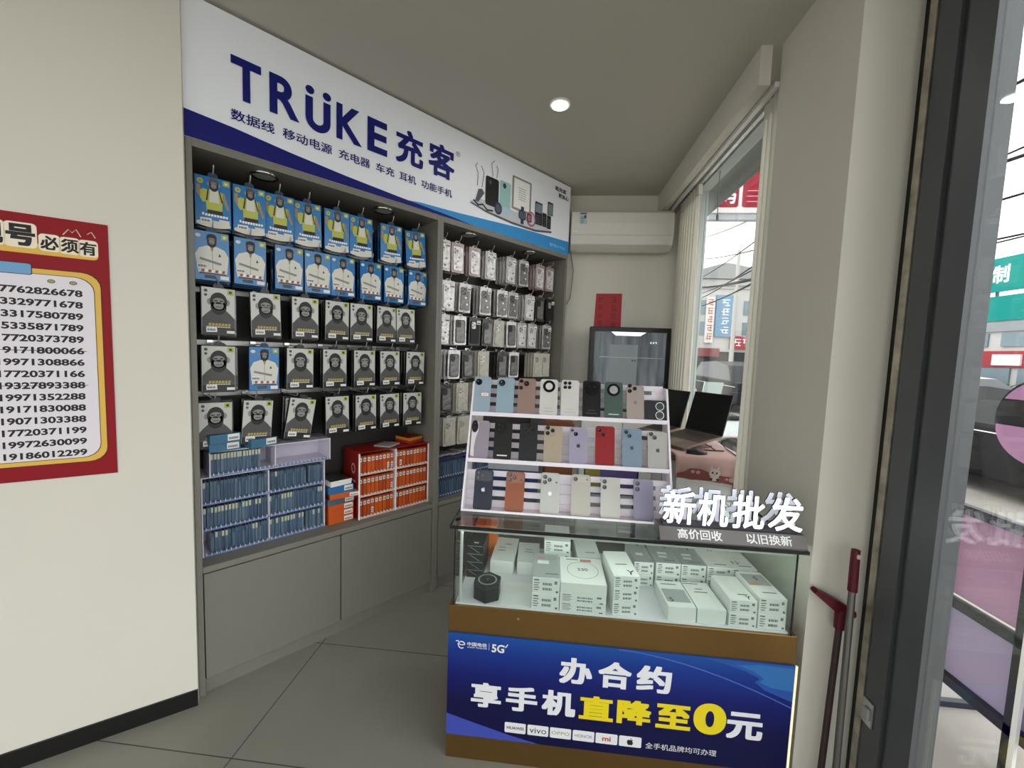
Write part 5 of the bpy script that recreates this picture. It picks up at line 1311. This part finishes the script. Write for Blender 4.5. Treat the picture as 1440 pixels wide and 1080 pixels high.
# odds and ends behind the stand
t = thing('document_box', 'dark blue patterned box standing behind the phone stand on the counter rear', 'box', (-0.17, 1.875, 0.9455))
MB().box(-0.10, 0.14, 0, 0.07, 0, 0.16, mat('blue_patterned_box', '1f4a86', 0.4, noise=0.5, scale=30)).build('box', t, bevel=0.002)
MB().box(-0.10, 0.14, -0.003, 0, 0.10, 0.13, PG).build('band', t)
t = thing('leather_pouch', 'brown leather pouch standing behind the phone stand', 'pouch', (0.06, 1.90, 0.9455))
MB().box(-0.07, 0.07, 0, 0.05, 0, 0.34, mat('brown_leather', '8a4e22', 0.45)).build('pouch', t, bevel=0.012); MB().box(-0.07, 0.07, -0.004, 0, 0.25, 0.30, WD).build('flap', t)
t = thing('purple_gift_bag', 'purple and yellow bag standing behind the phone stand', 'bag', (0.31, 1.895, 0.9455))
MB().box(-0.12, 0.12, 0, 0.06, 0, 0.15, mat('purple_print', '5b4a8c', 0.4)).build('bag', t, bevel=0.004); MB().box(-0.12, -0.05, -0.004, 0, 0.02, 0.15, mat('olive_yellow_print', '9a8a3a', 0.4)).build('band', t)

# ================================================================== cleaning tools by the pillar
DRED = mat('dark_red_plastic', '541320', 0.4, spec=0.3); STEEL = mat('dull_steel_pole', '7d7b78', 0.35, 0.8); BRP = mat('brownish_pole', '453735', 0.4, 0.4)
t = thing('broom', 'upright steel-poled broom with translucent red grip, leaning on the pillar', 'broom', (1.034, 1.372, 0))
MB().tube([(0.0, 0.0, 0.02), (0.017, 0.036, 0.87)], 0.0105, STEEL, 12).build('pole', t)
MB().tube([(0.0166, 0.0345, 0.838), (0.0178, 0.038, 0.93), (0.0180, 0.0388, 0.965), (0.0181, 0.0390, 0.980)], 0.0140, DRED, 14, r1=0.0125).build('grip', t)
MB().prism_y(rrect(0.013, 0.023, 0.955, 0.970, 0.004), 0.0220, 0.0262, mat('grip_hole_pale', 'c9a9a4', 0.4)).build('hang_hole', t)
MB().box(-0.10, 0.05, -0.02, 0.02, 0, 0.05, DRED).build('head', t, bevel=0.008)
t = thing('floor_squeegee', 'upturned squeegee with dark red head, leaning on the pillar', 'squeegee', (1.018, 1.425, 0))
MB().tube([(0, 0, 0.0), (0.036, 0.026, 0.72)], 0.0105, BRP, 12).build('pole', t)
MB().tube([(0.0335, 0.025, 0.675), (0.0375, 0.028, 0.745)], 0.016, DRED, 12, r1=0.018).build('socket', t)
MB().prism_y([(-0.062, 0.803), (-0.055, 0.793), (0.012, 0.738), (0.074, 0.722), (0.080, 0.730), (0.077, 0.745), (0.028, 0.774), (-0.052, 0.812)], 0.014, 0.044, DRED).build('head', t, bevel=0.006)

# ================================================================== the street outside
PAV = mat('pale_paving', '938d85', 0.8, noise=0.10, scale=2.5); ROAD = mat('asphalt', '8d8d8c', 0.85, noise=0.05, scale=1.5)
G0 = -0.12
struct(MB().box(-20, 1.2, -30, -3.66, G0 - 0.1, G0, PAV).box(1.2, 10.8, -30, 60, G0 - 0.1, G0, PAV).box(10.8, 10.95, -30, 60, G0 - 0.1, G0 + 0.0, mat('kerb_stone', 'a19c95', 0.8)).build('sidewalk'))
struct(MB().box(10.95, 24.0, -30, 160, G0 - 0.2, G0 - 0.10, ROAD).box(24.0, 30, -30, 160, G0 - 0.2, G0, PAV).build('road'))
struct(MB().box(1.2, 1.41, 1.99, 9.0, 2.93, 3.05, mat('awning_soffit', '6c716d', 0.7)).build('awning_soffit'))
CARG = mat('car_window_glass', '101315', 0.12, spec=0.4); TYRE = mat('tyre_rubber', '151515', 0.8)
def car(label, x, y, body, L=4.6, H=1.48, face=1, sedan=True):
    t = thing('car', label, 'car', (x, y, G0 if x < 10 else G0 - 0.10), 0 if face > 0 else PI)
    W = 1.78; w2 = W / 2
    if sedan: pr = [(-2.25, 0.32), (-2.28, 0.62), (-2.15, 0.88), (-1.55, 0.96), (1.35, 0.98), (2.1, 0.90), (2.28, 0.70), (2.26, 0.35), (1.9, 0.22), (-1.9, 0.22)]; gr = [(-1.65, 0.95), (-0.95, 1.42), (-0.3, 1.48), (0.45, 1.45), (1.30, 0.97)]
    else: pr = [(-2.2, 0.36), (-2.25, 0.8), (-2.15, 1.0), (-1.5, 1.05), (2.0, 1.08), (2.2, 0.9), (2.22, 0.4), (1.9, 0.26), (-1.9, 0.26)]; gr = [(-1.5, 1.04), (-0.9, 1.55), (0.2, 1.68), (1.6, 1.62), (2.05, 1.07)]
    k = L / 4.56
    pr = [(a * k, b_) for a, b_ in pr]; gr = [(a * k, b_) for a, b_ in gr]
    m = MB().prism_x(pr, -w2, w2, body)
    bo = m.build('body', t, bevel=0.05, seg=3)
    m = MB(); n = len(gr)
    vs = [(-w2 + 0.06 + (0.14 if z > 1.2 else 0), y_, z) for y_, z in gr] + [(w2 - 0.06 - (0.14 if z > 1.2 else 0), y_, z) for y_, z in gr]
    m.add(vs, [tuple(range(n - 1, -1, -1)), tuple(range(n, 2 * n))], CARG); m.add(vs, [(i, i + 1, i + 1 + n, i + n) for i in range(n - 1)], body)
    m.mi[-1] = m.slot(CARG); m.mi[-4] = m.slot(CARG)
    m.build('cabin', t, bevel=0.02, seg=2)
    MB().box(-w2 - 0.006, w2 + 0.006, -2.0 * k, 2.0 * k, 0.86, 0.875, CHROME).build('trim_strip', t)
    for sx in (-1, 1):
        MB().box(sx * w2 - 0.02, sx * w2 + 0.02, 0.10, 0.28, 0.78, 0.81, CHROME).build('door_handle', t)
        for sy in (-1.42, 1.40):
            m = MB(); r = 0.33; n2 = 24; xa, xb = (sx * w2 - 0.10, sx * w2 + 0.02) if sx > 0 else (sx * w2 - 0.02, sx * w2 + 0.10)
            m.prism_x([(sy * k + r * math.cos(2 * PI * i / n2), 0.33 + r * math.sin(2 * PI * i / n2)) for i in range(n2)], xa, xb, TYRE)
            wh = m.build('wheel', t, bevel=0.02)
            xo = sx * (w2 + 0.024); m = MB(); m.prism_x([(sy * k + 0.21 * math.cos(2 * PI * i / n2), 0.33 + 0.21 * math.sin(2 * PI * i / n2)) for i in range(n2)], min(xo, sx * w2), max(xo, sx * w2), CHROME); m.build('hub', wh)
    return t
CARB = mat('car_paint_black', '08080a', 0.45, spec=0.12); CARW = mat('car_paint_white', 'dedede', 0.25)
car('black car parked at the kerb seen past the dark glass frame', 6.9, 6.6, CARB)
car('black car parked at the kerb seen through the curtained window', 6.9, 15.6, CARB, sedan=False)
car('white car across the road under the red shop sign', 21.5, 24.6, CARW, sedan=False)
car('white car across the road beside the curtained view', 15.0, 35.5, CARW)
car('nearer white car across the road by the glass', 18.0, 19.6, CARW)
t = thing('scooter', 'pale scooter parked on the pavement outside the window', 'scooter', (3.1, 7.6, G0))
m = MB()
for y_ in (-0.55, 0.55): m.prism_x([(y_ + 0.24 * math.cos(2 * PI * i / 20), 0.24 + 0.24 * math.sin(2 * PI * i / 20)) for i in range(20)], -0.05, 0.05, TYRE)
m.mi = m.mi
for y_ in (-0.55, 0.55): MB().prism_x([(y_ + 0.24 * math.cos(2 * PI * i / 20), 0.24 + 0.24 * math.sin(2 * PI * i / 20)) for i in range(20)], -0.05, 0.05, TYRE).build('wheel', t)
SCW = mat('scooter_pale', 'c3c9c8', 0.35)
MB().prism_x([(-0.7, 0.45), (-0.6, 0.72), (-0.1, 0.70), (0.0, 0.35), (0.25, 0.32), (0.42, 0.95), (0.52, 0.95), (0.45, 0.25), (-0.1, 0.22), (-0.3, 0.3)], -0.14, 0.14, SCW).build('body', t, bevel=0.03)
MB().box(-0.12, 0.12, -0.62, -0.12, 0.72, 0.80, SOFTBLACK).build('seat', t, bevel=0.03); MB().tube([(-0.32, 0.42, 1.02), (0, 0.47, 1.0), (0.32, 0.42, 1.02)], 0.02, SOFTBLACK).build('handlebar', t)
MB().prism_x([(0.40, 0.95), (0.44, 0.95), (0.30, 1.30), (0.26, 1.30)], -0.17, 0.17, mat('scooter_windshield', 'aebfba', 0.2)).build('windshield', t)

# building facing the window, far down the street
FAC = mat('facade_pale_grey', 'b9b8b4', 0.8, noise=0.05, scale=0.6); ROOFG = mat('roof_grey', '8b8c8c', 0.8); WIN = mat('far_window_glass', '6f8088', 0.2)
BO = (17.0, 40.0, G0)
t = thing('street_building', 'pale building with grey hipped roof seen down the street through the window', 'building', BO)
build_at(MB().box(11.5, 22.5, 40.2, 52.0, G0, 9.2, FAC), 'wall', t, BO)
build_at(MB().prism_y([(11.0, 9.2), (23.2, 9.2), (16.4, 10.6), (15.8, 10.6)], 39.8, 52.3, ROOFG), 'roof', t, BO)
build_at(MB().box(11.2, 22.8, 40.0, 40.2, 8.3, 9.1, mat('parapet_pale', 'a9a8a4', 0.8)), 'parapet', t, BO)
for i in range(5):
    for k in range(2): build_at(MB().box(12.0 + 2.0 * i, 13.2 + 2.0 * i, 40.12, 40.2, 3.9 + 2.0 * k, 5.2 + 2.0 * k, WIN), 'window', t, BO)
m = MB().box(15.45, 17.2, 39.95, 40.12, 3.8, 7.7, mat('sign_blue_grey', '5d86a6', 0.5))
for i in range(4): glyph(m, 15.95, 16.65, 4.1 + i * 0.85, 4.75 + i * 0.85, 39.94, WHITEP)
build_at(m, 'sign_panel', t, BO)
m = MB().box(14.55, 15.30, 39.95, 40.12, 3.2, 7.5, mat('sign_pale', 'd5d2cc', 0.6))
for i in range(5): glyph(m, 14.66, 15.19, 6.7 - i * 0.8, 7.3 - i * 0.8, 39.94, mat('sign_red_ink', 'b04a3c', 0.6))
build_at(m, 'sign_panel', t, BO)
m = MB().box(16.9, 20.0, 39.90, 40.12, 2.7, 3.9, mat('shopfront_red', '9c2a30', 0.5))
for i in range(3): glyph(m, 17.2 + i * 0.8, 17.85 + i * 0.8, 2.95, 3.65, 39.89, WHITEP)
build_at(m, 'sign_panel', t, BO)
build_at(MB().box(12.0, 16.0, 39.95, 40.12, 1.9, 2.7, mat('shopfront_maroon', '7c3a40', 0.5)), 'sign_panel', t, BO)
build_at(MB().box(12.5, 22.0, 40.1, 40.2, G0, 2.4, SOFTBLACK), 'shopfront', t, BO)

# shops across the road, seen past the dark frame
BO = (27.5, 27.0, G0)
t = thing('street_building', 'grey shop building with green signboards across the road', 'building', BO)
build_at(MB().box(25.3, 34, 20.0, 44.0, G0, 5.2, FAC), 'wall', t, BO)
TEALS = mat('signboard_teal', '0b857c', 0.6, spec=0.2)
def xsign(y0, y1, z0, z1, mt, txt=None, tm=None, f0=0.1, f1=0.9, nm='sign_panel', x=25.2):
    m = MB().box(x - 0.06, x + 0.1, y0, y1, z0, z1, mt)
    if txt:
        mm = MB().text(txt, 0, (y1 - y0) * (f1 - f0), z0 + (z1 - z0) * .25, z0 + (z1 - z0) * .78, 0, tm or WHITEP, 0.03)
        mm.v = [(x - 0.07 + b_, y1 - (y1 - y0) * f0 - a, c) for a, b_, c in mm.v]
        m.add(mm.v, mm.f, tm or WHITEP)
    return build_at(m, nm, t, BO)
s1 = xsign(22.0, 27.2, 6.0, 7.9, TEALS, '定制', None, 0.06, 0.40); xsign(22.4, 26.6, 4.35, 5.75, TEALS)
for y_ in (22.6, 24.3, 26.0): build_at(MB().box(25.5, 25.62, y_, y_ + 0.1, 5.2, 7.8, GREYM), 'sign_post', t, BO)
xsign(22.0, 27.5, 3.75, 4.2, mat('sign_grey_band', '8b8f92', 0.6)); xsign(21.0, 27.5, 1.75, 2.65, mat('shopfront_red', 'b2383c', 0.5)); xsign(24.0, 25.4, 1.85, 2.45, WHITE, nm='window', x=25.1)
for i in range(4): build_at(MB().box(25.2, 25.32, 20.6 + 2.0 * i, 22.2 + 2.0 * i, G0, 1.7, WIN), 'window', t, BO)
for i in range(3): build_at(MB().box(25.2, 25.32, 21.5 + 2.2 * i, 23.0 + 2.2 * i, 2.9, 3.65, WIN), 'window', t, BO)
t = thing('street_building', 'dark grey building standing past the green signboards', 'building', (24, 14.0, G0))
MB().box(0, 8, 0, 5.7, 0, 6.0, mat('facade_dark_grey', '5d6066', 0.7)).build('wall', t)
for i in range(2): MB().box(-0.05, 0.02, 0.8 + 2.6 * i, 2.6 + 2.6 * i, 3.0, 5.0, WIN).build('window', t)
t = thing('roadside_shrubs', 'low green shrubs in front of the red shop across the road', 'shrub', (24.3, 25.0, G0)); t['kind'] = 'stuff'
m = MB()
for k in range(160):
    c = Vector((rnd.uniform(-.3, .3), rnd.uniform(-1.6, 1.6), rnd.uniform(0.1, 1.0))); a = rnd.uniform(0, 6.28)
    d1 = Vector((math.cos(a), math.sin(a), rnd.uniform(-.5, .5))) * 0.16; d2 = Vector((-math.sin(a), math.cos(a), rnd.uniform(-.5, .5))) * 0.10
    m.add([c - d1, c - d2, c + d1, c + d2], [(0, 1, 2, 3)], mat('shrub_green', '4c6338', 0.7))
m.build('leaves', t)

# red overhead signboard close to the window
t = thing('overhead_signboard', 'red and white signboard overhead outside the curtained window', 'signboard', (2.3, 5.0, 3.3))
MB().box(-0.52, 0.9, 0, 0.12, 0.0, 1.2, mat('signboard_white', 'cfc9cb', 0.6)).build('panel', t)
SRED = mat('signboard_red', '8c0f28', 0.6, spec=0.2)
m = MB().poly(rrect(-0.44, -0.21, 0.06, 0.46, 0.03), -0.002, SRED).poly(rrect(-0.17, 0.5, 0.06, 0.52, 0.03), -0.002, SRED).poly(rrect(0.0, 0.6, 0.56, 0.9, 0.08), -0.002, SRED)
m.text('码', -0.42, -0.24, 0.10, 0.30, -0.004, PG, 0.03)
for k in range(3): m.rect(-0.12, 0.1, 0.12 + k * 0.06, 0.13 + k * 0.06, -0.004, mat('sign_pink_line', 'd08a96', 0.5))
m.build('lettering', t)
MB().box(-0.52, 0.9, 0.02, 0.10, -0.07, 0.0, LGREYM).build('frame', t)
MB().tube([(0.82, 0.17, -3.42), (0.82, 0.17, 1.2)], 0.05, GREYM).build('post', t)

# poles and overhead wires
t = thing('utility_pole', 'pale concrete utility pole down the street', 'utility pole', (12.2, 28.5, G0))
MB().tube([(0, 0, 0), (0, 0, 9)], 0.15, mat('concrete_pole', 'a9a6a0', 0.8), 12, r1=0.10).build('pole', t); MB().box(-0.8, 0.8, -0.06, 0.06, 6.6, 6.72, GINK).build('crossarm', t)
WIRE = mat('wire_black', '1c1c1e', 0.8, spec=0.1)
def wire(label, a, b_, sag, r):
    a, b_ = Vector(a), Vector(b_)
    t = thing('overhead_wire', label, 'wire', a, 0, 'overhead wires along the street')
    pts = []
    for i in range(13):
        u = i / 12; p = a.lerp(b_, u) - a; p.z -= sag * 4 * u * (1 - u); pts.append(p)
    MB().tube(pts, r * 1.9, WIRE, 5).build('wire', t)
LW = 'overhead wire crossing the white sky outside, %s'
WIRES = [((9.62, 27.6, 6.28), (4.61, 7.8, 3.37), 0.12, 0.026000000000000002), ((9.67, 27.6, 5.58), (4.55, 7.8, 4.08), 0.12, 0.012), ((9.71, 27.6, 5.07), (4.58, 7.8, 3.6), 0.12, 0.016), ((9.58, 27.6, 6.89), (4.52, 7.8, 4.54), 0.12, 0.01), ((9.5, 27.6, 8.09), (4.56, 7.8, 3.88), 0.12, 0.01), ((9.44, 27.6, 9.41), (4.38, 7.8, 4.59), 0.12, 0.01), ((9.65, 27.6, 5.88), (4.57, 7.8, 3.85), 0.12, 0.011)]
for i, (a, b_, s_, r) in enumerate(WIRES + [
        ((8, 2, 6.4), (8, 16, 7.6), 0.3, 0.016), ((8, 2, 4.9), (8, 16, 6.3), 0.2, 0.018), ((8, 2, 5.6), (8, 16, 5.7), 0.2, 0.010), ((8, 2, 4.4), (8, 16, 5.2), 0.1, 0.012), ((8, 2, 3.7), (8, 16, 4.5), 0.1, 0.010), ((7.8, 2, 3.9), (8.2, 16, 4.1), 0.1, 0.008)]):
    wire(LW % ['thick and nearly level in the window', 'steep through the bundle in the window', 'lowest of the window bundle', 'steepest, above the window bundle', 'sagging above the window bundle', 'topmost in the window under the red sign', 'thin, just above the thick level one', 'highest by the dark frame', 'second highest and thick by the dark frame', 'level and thin by the dark frame', 'just above the level pair by the dark frame', 'low above the green signboards', 'lowest, just over the green signboards'][i], a, b_, s_, r)

# pink promotion stand on the pavement
PKP = mat('pink_panel', 'b98fb0', 0.6); LIL = mat('lilac_panel', 'a89cbc', 0.6); FRB = mat('black_frame_tube', '17171a', 0.5)
PO = (2.02, 1.75, G0)
t = thing('promotion_stand', 'pink-panelled black-framed stand with round header on the pavement outside', 'promotion stand', PO)
def pb(m, nm, **k): return build_at(m, nm, t, PO, **k)
pb(MB().box(2.03, 2.045, 1.30, 2.12, 0.50, 0.93, PKP), 'panel'); pb(MB().box(2.03, 2.045, 1.30, 2.12, 0.10, 0.43, LIL), 'panel')
for z in (0.93, 0.465, 0.075): pb(MB().box(2.0, 2.035, 1.28, 2.14, z - 0.022, z + 0.022, FRB), 'rail')
for y_ in (1.775, 1.28, 2.12): pb(MB().box(2.0, 2.03, y_, y_ + 0.03, G0, 1.20 if y_ == 1.775 else 0.95, FRB), 'post')
for y_ in (1.28, 2.12): pb(MB().box(1.78, 2.3, y_, y_ + 0.03, G0, G0 + 0.03, FRB), 'foot')
pb(MB().box(1.985, 1.9995, 1.742, 1.762, G0, 0.95, WHITE), 'edge_strip')
n = 36
pb(MB().prism_x([(1.79 + 0.20 * math.cos(2 * PI * i / n), 1.39 + 0.19 * math.sin(2 * PI * i / n)) for i in range(n)], 2.005, 2.03, FRB), 'header_rim')
pb(MB().prism_x([(1.79 + 0.188 * math.cos(PI + PI * i / 18), 1.36 + 0.158 * math.sin(PI + PI * i / 18)) for i in range(19)], 1.999, 2.004, mat('pink_header', 'c792bf', 0.5)), 'header_panel')
pb(MB().prism_x([(1.79 + 0.188 * math.cos(0.5 + (PI - 1.0) * i / 18), 1.39 + 0.178 * math.sin(0.5 + (PI - 1.0) * i / 18)) for i in range(19)], 1.999, 2.004, mat('pink_header', 'c792bf', 0.5)), 'header_panel')
